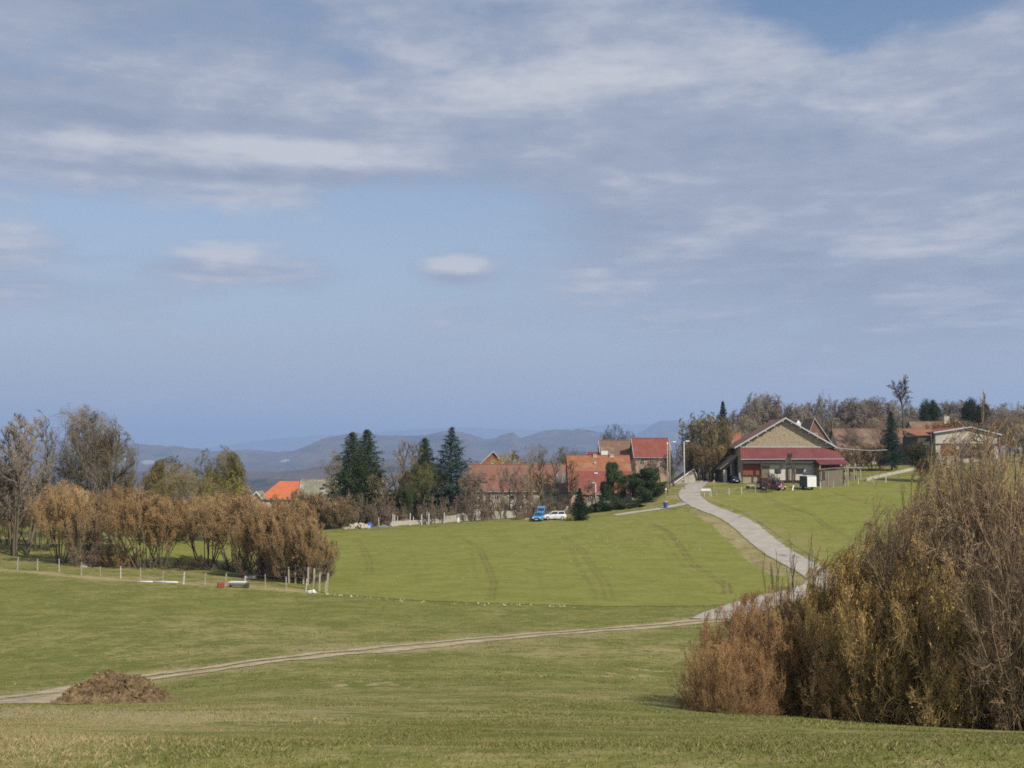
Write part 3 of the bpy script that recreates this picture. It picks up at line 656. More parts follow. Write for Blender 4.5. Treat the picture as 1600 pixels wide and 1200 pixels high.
# --- trees and shrubs in and around the village
VG = 'garden trees of the village'
for a in [
 ('spruce_a', 551, 800, 675, 74, 'left one of the tall twin spruces beside the grey roof', 'spruce', DKG, 214),
 ('spruce_a', 574, 800, 671, 70, 'right one of the tall twin spruces with the higher tip', 'spruce', (.045, .062, .026), 218),
 ('spruce_b', 706, 806, 667, 104, 'large blue-green conifer with upswept open branches', 'conifer', BLG, 216),
 ('spruce_a', 664, 806, 684, 60, 'conifer with thin tip left of the blue-green conifer', 'conifer', (.045, .06, .02), 220),
 ('mistle', 672, 808, 718, 84, 'ivy clad olive tree in front of the conifers', 'tree', (.12, .12, .045), 211),
 ('oak_b', 515, 795, 702, 52, 'grey bare tree left of the twin spruces', 'tree', GRY, 235),
 ('ash_a', 622, 806, 686, 62, 'bare tree with fine grey twigs right of the twin spruces', 'tree', GRY, 212),
 ('ash_a', 643, 806, 690, 50, 'bare tree by the satellite dish', 'tree', GRY, 214),
 ('leafy', 634, 812, 755, 30, 'ivy covered trunk behind the concrete posts', 'tree', (.06, .07, .03), 207),
 ('willow', 600, 806, 735, 60, 'yellowish bare shrub in front of the white edged shed roof', 'shrub', OLV, 214),
 ('willow', 790, 760, 703, 62, 'golden yellow willow above the long roof', 'willow', (.42, .31, .07), 262),
 ('orchard', 757, 806, 735, 56, 'orchard tree with reddish twigs left of the long wall', 'tree', PUR, 213),
 ('orchard', 797, 804, 724, 60, 'wide orchard tree against the middle of the long roof', 'tree', PUR, 213),
 ('ash_a', 828, 800, 722, 34, 'mossy upright tree at the right half of the long roof', 'tree', OLV, 215),
 ('ash_a', 850, 800, 706, 38, 'tall mossy tree with a green clump before the long roof', 'tree', (.13, .12, .045), 216),
 ('ash_a', 872, 798, 712, 40, 'bare tree in front of the grey roof panels', 'tree', GRY, 217),
 ('orchard', 740, 806, 728, 50, 'brown orchard tree at the left end of the long roof', 'tree', BRN, 211),
 ('orchard', 816, 803, 735, 46, 'low orchard tree behind the hay bale', 'tree', BRN, 212),
 ('ash_a', 888, 800, 716, 34, 'bare tree at the gap between the long roof and the orange roof', 'tree', (.20, .17, .09), 215),
 ('orchard', 930, 800, 748, 40, 'small bare tree before the dark red roof slope', 'tree', BRN, 212),
 ('orchard', 1030, 770, 712, 50, 'bare tree hiding the lower wall of the deep red roofed house', 'tree', PUR, 240),
 ('orchard', 995, 780, 716, 40, 'bare tree between the orange roof and the deep red roofed house', 'tree', BRN, 238),
 ('oak_a', 838, 760, 693, 58, 'bare tree rising behind the ridge of the long roof', 'tree', GRY, 285),
 ('oak_c', 884, 760, 697, 50, 'brown tree behind the orange roof, left one', 'tree', (.15, .12, .06), 285),
 ('oak_a', 905, 755, 703, 34, 'dark small tree left of the high brown roof', 'tree', (.09, .085, .05), 285),
 ('oak_b', 958, 735, 662, 54, 'dark fine twigged tree above the high brown roof', 'tree', (.085, .075, .075), 300),
 ('oak_b', 982, 735, 672, 40, 'dark tree right of the fine twigged tree above the high brown roof', 'tree', (.085, .075, .075), 300),
 ('spruce_c', 906, 813, 762, 27, 'small dark conical spruce beside the white car', 'spruce', (.03, .05, .024), None),
 ('pine_round', 958, 806, 722, 44, 'round topped green pine before the orange roof', 'pine', (.065, .09, .035), 206),
 ('pine_round', 1012, 806, 731, 62, 'broad green pine beside the blue bin', 'pine', (.06, .082, .034), 205),
 ('leafy', 985, 803, 745, 24, 'pale branched shrub between the two pines', 'shrub', (.20, .17, .10), 210),
 ('oak_c', 1052, 790, 702, 40, 'dark bare tree at the foot of the lamp posts', 'tree', (.10, .08, .06), 226),
 ('ash_b', 1078, 752, 650, 52, 'olive brown tree at the left of the clump above the lane', 'tree', OLV, 238),
 ('ash_b', 1096, 752, 641, 52, 'second tree of the clump above the lane', 'tree', OLV, 236),
 ('ash_b', 1113, 752, 643, 52, 'tree in the middle of the clump above the lane', 'tree', (.18, .15, .08), 240),
 ('ash_b', 1128, 750, 655, 48, 'tree of the lane clump nearest the stone barn', 'tree', OLV, 243),
 ('hazel_c', 1090, 754, 690, 60, 'ivy darkened base growth of the lane clump', 'shrub', (.08, .07, .04), 234),
 ('hazel_c', 1120, 752, 690, 50, 'bushy stems of the lane clump beside the lean-to', 'shrub', (.12, .10, .06), 236),
 ('spruce_c', 1129, 700, 627, 30, 'spiky evergreen tip over the lane clump', 'conifer', (.03, .045, .025), 275),
 ('orchard', 1196, 770, 738, 44, 'small dark pruned tree beside the fence below the barn', 'tree', (.055, .045, .04), 211),
 ('spruce_a', 1391, 727, 643, 34, 'narrow dark blue-green spruce between the two farms', 'spruce', (.028, .05, .034), 247),
 ('leafy', 1437, 745, 690, 54, 'short tree with a bare trunk and round ivy crown at the fence', 'tree', (.09, .08, .035), 222),
 ('pollard', 1420, 728, 585, 60, 'very tall bare tree with branches only at the top', 'tree', (.10, .085, .07), 270),
 ('orchard', 1514, 735, 684, 62, 'reddish bare fruit tree before the right barn', 'tree', PUR, 222),
 ('oak_a', 1330, 728, 655, 40, 'bare tree in front of the long brown roof, left one', 'tree', PUR, 262),
 ('oak_a', 1372, 728, 650, 40, 'bare tree in front of the long brown roof, right one', 'tree', BRN, 262),
 ('leafy', 1335, 720, 650, 34, 'dark round evergreen above the long brown roof', 'evergreen', (.035, .05, .022), 312),
 ('leafy', 1448, 700, 624, 26, 'dark evergreen at the left of the pair over the right barn', 'evergreen', (.03, .045, .02), 312),
 ('spruce_c', 1457, 700, 625, 16, 'thin dark conifer at the right of the pair over the right barn', 'conifer', (.02, .04, .025), 312),
 ('leafy', 1524, 700, 622, 46, 'wide dark evergreen right of the yellow gable', 'evergreen', (.04, .045, .03), 318),
 ('hazel_c', 1472, 690, 652, 60, 'rusty orange bush over the roof of the right barn', 'shrub', (.24, .13, .04), 280),
 ('hazel_c', 1290, 735, 700, 60, 'dark brush right of the stone barn', 'shrub', PUR, 255),
 ('hazel_c', 1335, 732, 692, 60, 'brown brush below the long brown roof, left clump', 'shrub', PUR, 250),
 ('hazel_c', 1365, 730, 690, 60, 'brown brush below the long brown roof, right clump', 'shrub', BRN, 250),
 ('oak_c', 1575, 738, 628, 60, 'bare tree right of the right barn', 'tree', GRY, 268),
 ('oak_a', 1625, 738, 640, 70, 'bare tree at the right edge behind the big hazels', 'tree', GRY, 250),
]:
    key, px, by, ty, w, lab, cat, c, D = a
    nm = {'spruce': 'spruce_tree', 'conifer': 'conifer_tree', 'tree': 'bare_tree', 'pine': 'pine_tree', 'willow': 'willow_tree', 'shrub': 'shrub', 'evergreen': 'evergreen_tree'}[cat]
    plant(key, px, by, ty, lab, cat, nm, VG, wpx=w, col=c, D=D, bark=(.09, .075, .055) if D is None or D < 245 else None)
# low scrub along the garden wall
k = 0
NEAR = {525: 'below the grey roof end', 548: 'under the left twin spruce', 572: 'under the right twin spruce', 598: 'behind the rubble heap', 622: 'left of the ivy covered trunk', 650: 'right of the ivy covered trunk', 676: 'behind the tallest concrete post', 700: 'below the blue-green conifer',
        724: 'right of the concrete posts', 748: 'under the left orchard tree', 772: 'between the two orchard trees', 797: 'under the wide orchard tree', 822: 'behind the hay bale', 845: 'behind the blue car', 868: 'behind the white car', 888: 'left of the small conical spruce'}
for px, w in NEAR.items():
    plant('scrub', px, 800, 773+random.uniform(-9, 7), 'purple-brown garden scrub '+w, 'scrub', 'scrub_bush', 'scrub behind the garden wall', wpx=44, col=(PUR, BRN, (.10, .08, .06))[k % 3], D=203+(k % 3)*3); k += 1
for px, ty, w in ((505, 770, 'at the right shoulder of the hedgerow thicket'), (480, 762, 'in front of the orange hip roof'), (528, 778, 'at the left corner of the crop field top')):
    plant('hazel_c', px, 830, ty, 'grey-brown thorn bush '+w, 'scrub', 'scrub_bush', 'scrub behind the garden wall', wpx=70, col=(.12, .095, .07), D=197)
for px, w in ((925, 'just right of the small conical spruce'), (948, 'below the round topped pine'), (972, 'between the pines'), (996, 'below the broad pine')):
    plant('hedge', px, 809, 783+random.uniform(-2, 3), 'low dark green hedge shrub '+w, 'hedge', 'hedge_shrub', 'evergreen hedge at the garden edge', wpx=44, col=(.05, .065, .03), D=200)

# --- the wood behind the farms
WOOD = [(1142, 652), (1158, 640), (1172, 628), (1188, 612), (1204, 616), (1220, 630), (1240, 634), (1252, 628), (1278, 622), (1316, 624), (1332, 621), (1350, 620), (1366, 619), (1384, 627), (1402, 624), (1432, 634), (1470, 629), (1488, 624), (1504, 627), (1540, 631), (1556, 637), (1590, 640), (1610, 632), (1650, 630)]
ORD = ['first', 'second', 'third', 'fourth', 'fifth', 'sixth', 'seventh', 'eighth', 'ninth']
cnt = {}
def nth(where):
    cnt[where] = cnt.get(where, -1)+1; return ORD[cnt[where]]
for i, (px, ty) in enumerate(WOOD):
    where = 'over the stone barn left slope' if px < 1230 else 'over the stone barn right slope' if px < 1300 else 'above the long brown roof' if px < 1415 else 'above the right barn' if px < 1560 else 'at the right picture edge'
    plant(('wood_a', 'wood_b')[i % 2], px, 720, ty, '%s from left of the bare wood crowns ' % nth('a'+where)+where, 'tree', 'bare_tree', 'trees of the wood '+where, D=325+(i*37 % 40), wpx=66, col=[(.22, .175, .14), (.25, .205, .16), (.22, .19, .155), (.235, .185, .14)][i*7 % 4])
for i in range(22):
    px = 1140+i*23+random.uniform(-6, 6); ty = 652+random.uniform(-8, 10)
    where = 'left of the stone barn ridge' if px < 1228 else 'right of the stone barn ridge' if px < 1310 else 'behind the long brown roof' if px < 1415 else 'behind the right barn' if px < 1560 else 'by the right picture edge'
    plant(('wood_b', 'wood_a')[i % 2], px, 720, ty, '%s from left of the lower front trees ' % nth('b'+where)+where, 'tree', 'bare_tree', 'front row of the wood '+where, D=300+(i*29 % 18), wpx=62, col=[(.25, .20, .15), (.27, .215, .145), (.24, .21, .15)][i % 3])
for px, ty, w in ((1268, 616, 'left one'), (1285, 609, 'middle and tallest one'), (1302, 614, 'right one')):
    plant('poplar', px, 720, ty, 'slender upright poplar over the barn chimney, '+w, 'poplar', 'poplar_tree', 'poplars over the barn chimney', D=300, wpx=24, col=GRY)

# --- big hazels at the right, just below the crest
def near_proto(key, seed, cm, cat, leafs=.05):
    bare(key, seed, 5.5, stems=34, fan=.9, counts=(8, 7, 6, 6), ratios=(.6, .6, .6, .85), angs=(.6, .65, .6, .55), trop=.035, up=.04, bole=.08, tw=.0052, leaf=cm, leafn=cat, leafs=leafs, lasp=.28, wob=.14, r0=.03, hub=1.1, lspread=.03, lead=.76, env=1.45, cz=.48, ltop=.38)
near_proto('near_rust', 31, M['catkin_rust'], 1.1, .045); near_proto('near_rust_b', 37, M['catkin_rust'], 1.0, .045)
near_proto('near_gold', 32, M['catkin'], 2.2, .07); near_proto('near_gold_b', 33, M['catkin'], 2.0, .07)
near_proto('near_brown', 34, M['catkin_rust'], .3); near_proto('near_brown_b', 35, M['catkin_rust'], .35)
for px, D, ty, w, key, col, lab in [
 (1132, 30, 975, 150, 'near_rust', (.33, .20, .10), 'small rust coloured hazel at the left tip of the right thicket'),
 (1178, 32, 914, 200, 'near_rust_b', (.31, .185, .10), 'rust coloured hazel just right of the left tip of the thicket'),
 (1230, 34, 898, 200, 'near_rust', (.31, .19, .105), 'rust brown hazel around the sapling stems'),
 (1282, 31, 938, 190, 'near_rust_b', (.29, .19, .10), 'low hazel below the lane bend'),
 (1347, 33, 898, 210, 'near_gold', (.40, .285, .12), 'hazel full of yellow catkins at the right end of the lane bend'),
 (1378, 31, 850, 220, 'near_gold_b', (.40, .285, .12), 'golden hazel with dense catkins in the middle of the thicket'),
 (1424, 30, 818, 230, 'near_gold', (.39, .275, .125), 'highest of the yellow flecked hazels'),
 (1468, 33, 806, 230, 'near_brown', (.36, .25, .14), 'brown hazel in front of the highest yellow flecked one'),
 (1512, 33, 770, 240, 'near_brown_b', (.35, .24, .15), 'brown hazel below the right barn'),
 (1562, 30, 735, 240, 'near_brown', (.35, .25, .155), 'dark brown hazel with grey criss-cross twigs'),
 (1612, 32, 680, 250, 'near_brown_b', (.32, .225, .14), 'tall hazel at the right picture edge'),
 (1672, 29, 625, 250, 'near_brown', (.31, .22, .14), 'hazel mostly cut off by the right picture edge')]:
    plant(key, px, 0, ty, lab, 'hazel', 'hazel_bush', 'large hazels at the right', D=D, wpx=w*1.08, col=col, bark=(.13, .11, .08), sink=.3)
bare('sapling', 40, 6, env=0, stems=14, fan=.22, counts=(9, 4, 3, 2), ratios=(.22, .4, .5, .5), angs=(.35, .4, .5, .5), trop=.08, bole=.4, tw=.005, r0=.026, hub=.9)
plant('sapling', 1228, 0, 828, 'thin bare saplings rising in front of the lane', 'sapling', 'sapling', None, D=35, wpx=120, col=(.12, .095, .07), rz=0)
bare('long_shoots', 41, 9, env=0, stems=5, fan=.35, counts=(9, 5, 3, 2), ratios=(.2, .4, .5, .5), angs=(.4, .4, .5, .5), trop=.05, bole=.4, tw=.007, r0=.04, hub=.7)
plant('long_shoots', 1575, 0, 605, 'long leaning shoots standing out of the tallest hazel', 'sapling', 'sapling', None, D=30, wpx=150, col=(.34, .26, .16), rz=1.0)
bare('tall_poplar', 42, 15, counts=(30, 8, 7, 7), ratios=(.24, .45, .45, .5), angs=(.5, .5, .5, .5), trop=.14, bole=.2, tw=.014, r0=.2, env=0)
plant('tall_poplar', 1582, 0, 566, 'tall grey poplar rising over the hazels at the right edge', 'poplar', 'poplar_tree', None, D=62, wpx=120, col=(.30, .26, .18), bark=(.30, .27, .20))

# --- grass blades on the near slope
def blades(name, n, d0, d1, hgt, wid, label, seed, power=1.0):
    g = np.random.default_rng(seed)
    D = (d0**power+(d1**power-d0**power)*g.random(n))**(1/power); u = g.uniform(-.49, .49, n); X = u*D; Y = D
    dens = noise2(X, Y, 1.1, seed)+.6*noise2(X, Y, 3.7, seed+1); keep = dens+g.normal(0, .6, n) > -.5; X, Y, D = X[keep], Y[keep], D[keep]; n = len(X)
    Z = H(X, Y)-.01; h = hgt*g.uniform(.4, 1.3, n)*(1+.35*np.clip(noise2(X, Y, 1.1, seed), -1, 1.5)); a = g.uniform(0, 6.28, n); w = wid*g.uniform(.6, 1.3, n)
    ux, uy = np.cos(a)*w/2, np.sin(a)*w/2; lx, ly = g.normal(0, .45, n)*h, g.normal(0, .45, n)*h
    A = np.stack([X-ux, Y-uy, Z], -1); B = np.stack([X+ux, Y+uy, Z], -1); Cc = np.stack([X+ux*.6+lx*.4, Y+uy*.6+ly*.4, Z+h*.6], -1); Dd = np.stack([X+lx, Y+ly, Z+h*.95], -1)
    V = np.stack([A, B, Cc, Dd], 1).reshape(-1, 3); Q = np.arange(4*n).reshape(-1, 4)
    tone = np.clip(g.normal(.45, .3, n)+.16*noise2(X, Y, .7, seed+5)+.05*noise2(X, Y, .12, 8), 0, 1)
    c0 = hit(50, 1165); tone += -.06+.4*np.exp(-((X+6.4)/1.5)**2-((Y-14)/4)**2)+.5*np.exp(-((X-c0[0])/.7)**2-((Y-c0[1])/1.3)**2)+.35*np.exp(-((X+5)/2.5)**2)*(D < 22)*np.exp(-((Y-15)/7)**2)
    o = arrmesh(name, V, Q, M['blade'], attrs={'tone': np.repeat(tone, 4)})
    return tag(o, label, kind='stuff')
m, n, b = material('grass_blades')
tn = n.new('ShaderNodeAttribute', dict(attribute_name='tone')).outputs['Fac']
c = n.ramp(tn, [(0, (.115, .13, .033)), (.38, (.185, .185, .056)), (.70, (.27, .235, .105)), (1, (.38, .30, .16))])
n.set(b.inputs['Base Color'], c); b.inputs['Specular IOR Level'].default_value = .15; M['blade'] = m
blades('grass', 300000, 5.2, 19, .027, .0046, 'short mixed green and straw grass at the bottom of the picture', 51)
blades('grass', 140000, 17, 48, .042, .013, 'coarser grass tufts further down the slope', 52, 1.4)
blades('grass', 60000, 45, 125, .07, .05, 'grass of the far part of the pasture', 53, 1.4)

# ================================================================== buildings
def tiles(name, c1, c2, c3, sx=1., moss=None):
    m, n, b = material(name); t = n.new('ShaderNodeTexCoord').outputs['Object']
    v = n.new('ShaderNodeTexVoronoi', dict(feature='F1'), Vector=n.new('ShaderNodeMapping', Vector=t, Scale=(4, 3, 3)).outputs[0], Scale=1.)
    c = n.mix(n.sstep(n.noise(t, .6, 6, .7), .38, .62), c1, c2)
    c = n.mix(n.m('MULTIPLY', n.new('ShaderNodeSeparateColor', Color=v.outputs['Color']).outputs[0], .55), c, c3)
    if moss: c = n.mix(n.sstep(n.noise(t, .45, 6, .75), .5, .6), c, moss)
    n.set(b.inputs['Base Color'], c)
    w = n.new('ShaderNodeTexWave', dict(wave_type='BANDS', bands_direction='X'), Vector=t, Scale=1.6)
    n.set(b.inputs['Normal'], n.new('ShaderNodeBump', Strength=.5, Distance=.04, Height=w.outputs[1]).outputs[0])
    return m
M['tile_orange'] = tiles('orange_tiles', (.50, .14, .065), (.54, .17, .08), (.40, .11, .05))
M['tile_rust'] = tiles('orange_brown_tiles', (.34, .12, .065), (.28, .12, .07), (.18, .08, .05), moss=(.30, .16, .09))
M['tile_pink'] = tiles('faded_red_tiles', (.28, .12, .085), (.22, .11, .08), (.16, .08, .055), moss=(.20, .13, .09))
M['tile_red'] = tiles('dark_red_tiles', (.23, .07, .052), (.28, .09, .065), (.15, .05, .04))
M['tile_brown'] = tiles('brown_tiles', (.22, .13, .09), (.18, .115, .085), (.13, .085, .065), moss=(.22, .17, .12))
M['tile_lichen'] = tiles('lichen_grey_tiles', (.27, .25, .18), (.20, .19, .14), (.14, .13, .10), moss=(.34, .31, .23))
M['stone'] = two('rubble_stone', (.30, .245, .165), (.43, .35, .245), 2.2, bump=.05, c3=(.19, .15, .10))
M['render'] = two('weathered_render', (.40, .35, .27), (.50, .45, .36), .8, c3=(.30, .26, .20))
M['pink_render'] = two('pinkish_render', (.40, .25, .19), (.46, .31, .24), .8)
M['cream'] = two('cream_render', (.62, .56, .34), (.68, .62, .40), .8)
M['concrete'] = two('concrete_blocks', (.42, .38, .31), (.52, .48, .41), 1.2, c3=(.33, .30, .25))
M['drywall'] = two('pale_stone_wall', (.34, .31, .25), (.45, .41, .34), 1.8, c3=(.22, .20, .15), bump=.06)
M['limewash'] = two('limewashed_wall', (.66, .62, .54), (.56, .51, .43), 1.5, c3=(.42, .37, .30))
M['white'] = two('white_paint', (.74, .74, .72), (.66, .66, .64), 2)
M['verge'] = two('pale_roof_edge', (.50, .52, .56), (.42, .44, .48), 2)
M['metal'] = two('galvanised_metal', (.42, .44, .46), (.34, .36, .38), 3, rough=.5, spec=.5)
M['dark'] = two('black_parts_and_shade', (.03, .03, .035), (.045, .045, .05), 1)  # near-black: shade of openings put into the colour; also black machine parts
M['wood_dark'] = two('dark_boards', (.06, .05, .045), (.10, .085, .07), 1.2, stretch=(6, 6, .4))
M['wood'] = two('grey_boards', (.24, .20, .15), (.16, .13, .10), 1.2, stretch=(6, 6, .4))
M['wood_red'] = two('red_brown_boards', (.28, .09, .055), (.20, .07, .045), 1.2, stretch=(6, 6, .4))
M['post'] = two('weathered_post', (.42, .38, .31), (.30, .27, .21), 5)
M['post_white'] = two('concrete_post', (.56, .55, .52), (.46, .45, .42), 5)
M['wire'] = two('fence_wire', (.25, .24, .22), (.18, .17, .16), 5)
M['slat'] = two('grey_slats', (.20, .22, .25), (.13, .15, .17), 2)
m, n, b = material('red_sheet_metal'); t = n.new('ShaderNodeTexCoord').outputs['Object']
w = n.new('ShaderNodeTexWave', dict(wave_type='BANDS', bands_direction='X'), Vector=t, Scale=1.0)
c = n.mix(n.sstep(n.noise(t, .5, 5, .6), .4, .6), (.155, .045, .048), (.19, .06, .06)); c = n.mix(n.m('MULTIPLY', w.outputs[1], .35), c, (.16, .03, .035))
n.set(b.inputs['Base Color'], c); b.inputs['Roughness'].default_value = .6; M['red_sheet'] = m
n.set(b.inputs['Normal'], n.new('ShaderNodeBump', Strength=.6, Distance=.05, Height=w.outputs[1]).outputs[0])
def paint(name, c, rough=.35, spec=.5, metal=0.):
    m, n, b = material(name); t = n.new('ShaderNodeTexCoord').outputs['Object']
    n.set(b.inputs['Base Color'], n.mix(n.sstep(n.noise(t, 2, 5, .7), .4, .8), c, tuple(i*.7+.03 for i in c)))
    b.inputs['Roughness'].default_value = rough; b.inputs['Specular IOR Level'].default_value = spec; b.inputs['Metallic'].default_value = metal
    return m
M['glass'] = paint('dark_glass', (.03, .035, .045), .12, .6)
M['rubber'] = paint('rubber', (.02, .02, .022), .8, .2)
M['blue_car'] = paint('bright_blue_paint', (.05, .27, .55), .35); M['white_car'] = paint('white_car_paint', (.70, .70, .70), .35)
M['navy'] = paint('navy_paint', (.02, .03, .09), .3); M['red_paint'] = paint('faded_red_paint', (.32, .05, .045), .5)
M['blue_plastic'] = paint('blue_plastic', (.03, .07, .30), .5); M['yellow_plastic'] = paint('yellow_plastic', (.62, .55, .08), .5)
M['tarp'] = paint('blue_tarpaulin', (.03, .10, .48), .5); M['lamp'] = paint('lamp_cover', (.85, .85, .83), .3)
M['orange_red'] = paint('red_plastic', (.30, .06, .04), .5)

class House:
    """building placed by its front wall: pixel columns give width, rows give heights (metres at distance D)"""
    def __init__(s, name, label, px0, px1, D, by=None, rz=0., cat='house', group=None):
        a, b = at(px0, 700, D), at(px1, 700, D); s.w = (b-a).length/math.cos(rz); s.D = D
        g = min(h1(a.x, D), h1(b.x, D), h1((a.x+b.x)/2, D+4)); s.z = g if by is None else zat(by, D)
        s.e = empty(name, (a.x, D, s.z), rz, label=label, cat=cat, group=group)
        s.px0 = px0; s.px1 = px1
    def X(s, px): return s.w*(px-s.px0)/(s.px1-s.px0)
    def Z(s, py): return zat(py, s.D)-s.z
    def along(s, eave, ridge, dep, wall, roof, base=-1.0, hipl=0., hipr=0., ov=.35, thick=.16, ridge_y=None, back=None, wname='wall', rname='roof', verge=None, skew=0.):
        """ridge parallel to the front: one slope faces the viewer"""
        w = s.w; ry = dep/2 if ridge_y is None else ridge_y; he = s.Z(eave); D2 = s.D+ry
        hr = zat(ridge, D2)-s.z; hb = he if back is None else back
        prof = [(0, base), (0, he), (ry, hr-.05), (dep, hb), (dep, base)]
        MB().hexa([(hipl*.0, y, z) for y, z in prof], [(w, y, z) for y, z in prof]).build(wname, wall, s.e) if not (hipl or hipr) else \
            MB().box(0, w, 0, dep, base, he).build(wname, wall, s.e)
        sl = (hr-he)/ry; zo = he-ov*sl; sb = (hr-hb)/(dep-ry)
        k = MB()
        t = thick
        k.hexa([(-ov, -ov, zo), (w+ov, -ov, zo), (w+ov-hipr, ry, hr+.02+skew), (-ov+hipl, ry, hr+.02)], [(-ov, -ov, zo+t), (w+ov, -ov, zo+t), (w+ov-hipr, ry, hr+.02+t+skew), (-ov+hipl, ry, hr+.02+t)])
        k.hexa([(-ov, dep+ov, hb-ov*sb), (w+ov, dep+ov, hb-ov*sb), (w+ov-hipr, ry+.01, hr+.02), (-ov+hipl, ry+.01, hr+.02)], [(-ov, dep+ov, hb-ov*sb+t), (w+ov, dep+ov, hb-ov*sb+t), (w+ov-hipr, ry+.01, hr+.02+t), (-ov+hipl, ry+.01, hr+.02+t)])
        if hipl: k.hexa([(-ov, -ov, zo), (-ov, dep+ov, zo), (-ov+hipl, ry, hr)], [(-ov+.05, -ov, zo+t), (-ov+.05, dep+ov, zo+t), (-ov+hipl+.05, ry, hr+t)])
        if hipr: k.hexa([(w+ov, -ov, zo), (w+ov, dep+ov, zo), (w+ov-hipr, ry, hr)], [(w+ov-.05, -ov, zo+t), (w+ov-.05, dep+ov, zo+t), (w+ov-hipr-.05, ry, hr+t)])
        s.roof = k.build(rname, roof, s.e); s.hr = hr; s.ry = ry
        if not hipl and not hipr:
            rc = MB().tube((-ov, ry, hr+t+.02), (w+ov, ry, hr+t+.02+skew), .13, n=6).build('ridge_tiles', roof, s.roof)
        if verge:
            v = MB()
            for x in (-ov-.08, w+ov): v.hexa([(x, -ov, zo-.05), (x+.08, -ov, zo-.05), (x+.08, ry, hr), (x, ry, hr)], [(x, -ov, zo+t+.08), (x+.08, -ov, zo+t+.08), (x+.08, ry, hr+t+.08), (x, ry, hr+t+.08)])
            v.build('verge_board', verge, s.roof)
        MB().tube((-ov, -ov-.07, zo-.02), (w+ov, -ov-.07, zo-.02), .07, n=6).build('gutter', M['metal'], s.roof)
        return s
    def gable(s, eave, apex, dep, wall, roof, base=-1.0, ov=.5, thick=.16, xr=.5, eaver=None, verge=None, struts=0):
        """gable end faces the viewer"""
        w = s.w; hl = s.Z(eave); hrr = s.Z(eaver or eave); ha = s.Z(apex); xa = w*xr
        prof = [(0, base), (w, base), (w, hrr-.1), (xa, ha-.1), (0, hl-.1)]
        MB().hexa([(x, 0, z) for x, z in prof], [(x, dep, z) for x, z in prof]).build('wall', wall, s.e)
        k = MB(); t = thick; sl = (ha-hl)/xa; sr = (ha-hrr)/(w-xa)
        L = [(-ov, hl-ov*sl), (xa, ha)]; Rr = [(xa, ha), (w+ov, hrr-ov*sr)]
        for (x0, z0), (x1, z1) in (L, Rr):
            k.hexa([(x0, -ov, z0), (x1, -ov, z1), (x1, dep+ov, z1), (x0, dep+ov, z0)], [(x0, -ov, z0+t), (x1, -ov, z1+t), (x1, dep+ov, z1+t), (x0, dep+ov, z0+t)])
        s.roof = k.build('roof', roof, s.e)
        if verge:
            v = MB()
            for (x0, z0), (x1, z1) in (L, Rr): v.hexa([(x0, -ov-.06, z0-.05), (x1, -ov-.06, z1-.05), (x1, -ov, z1-.05), (x0, -ov, z0-.05)], [(x0, -ov-.06, z0+t+.06), (x1, -ov-.06, z1+t+.06), (x1, -ov, z1+t+.06), (x0, -ov, z0+t+.06)])
            v.build('verge_board', verge, s.roof)
        if struts:
            v = MB()
            for k_ in range(struts):
                f = (k_+.7)/struts
                for (x0, z0), (x1, z1) in (L, Rr):
                    x = x0+(x1-x0)*f; z = z0+(z1-z0)*f-.12; v.box(x-.1, x+.1, -ov+.03, -.003, z-.2, z)
            v.build('purlin_ends', M['verge'], s.roof)
        s.hr = ha; s.ry = 0
        return s
    def window(s, px, py, w, h, frame='white', y=-.003):
        x, z = s.X(px), s.Z(py)
        f = MB()
        for a in ((x-w/2, x-w/2+.09, z-h/2, z+h/2), (x+w/2-.09, x+w/2, z-h/2, z+h/2), (x-w/2+.09, x+w/2-.09, z-h/2, z-h/2+.09), (x-w/2+.09, x+w/2-.09, z+h/2-.09, z+h/2), (x-.03, x+.03, z-h/2+.09, z+h/2-.09)): f.box(a[0], a[1], y-.07, y, a[2], a[3])
        o = f.build('window', M[frame], s.e); MB().box(x-w/2+.09, x+w/2-.09, y-.03, y, z-h/2+.09, z+h/2-.09).build('pane', M['glass'], o)
        return o
    def door(s, px0, px1, py0, py1, mt='wood_dark', y=-.003, nm='door'):
        x0, x1, z0, z1 = s.X(px0), s.X(px1), s.Z(py1), s.Z(py0)
        o = MB().box(x0, x1, y-.06, y, z0, z1).build(nm, M[mt], s.e)
        fr = MB().box(x0-.1, x0, y-.09, y, z0, z1+.1).box(x1, x1+.1, y-.09, y, z0, z1+.1).box(x0, x1, y-.09, y, z1, z1+.1)
        if (x1-x0) > .6: fr.build('door_frame', M['post'], o)
        return o
    def chimney(s, px, y, pz, w=.6, h=1.3, mt='pink_render'):
        z = zat(pz, s.D+y)-s.z; x = s.X(px)
        c = MB().box(x-w/2, x+w/2, y-w/2, y+w/2, z-h-.6, z-.12).build('chimney', M[mt], s.e)
        MB().box(x-w/2-.06, x+w/2+.06, y-w/2-.06, y+w/2+.06, z-.12, z).build('chimney_cap', M['concrete'], c)
        MB().tube((x, y, z), (x, y, z+.3), .12, .10).build('chimney_pot', M['tile_rust'], c)
        return c

VB = None
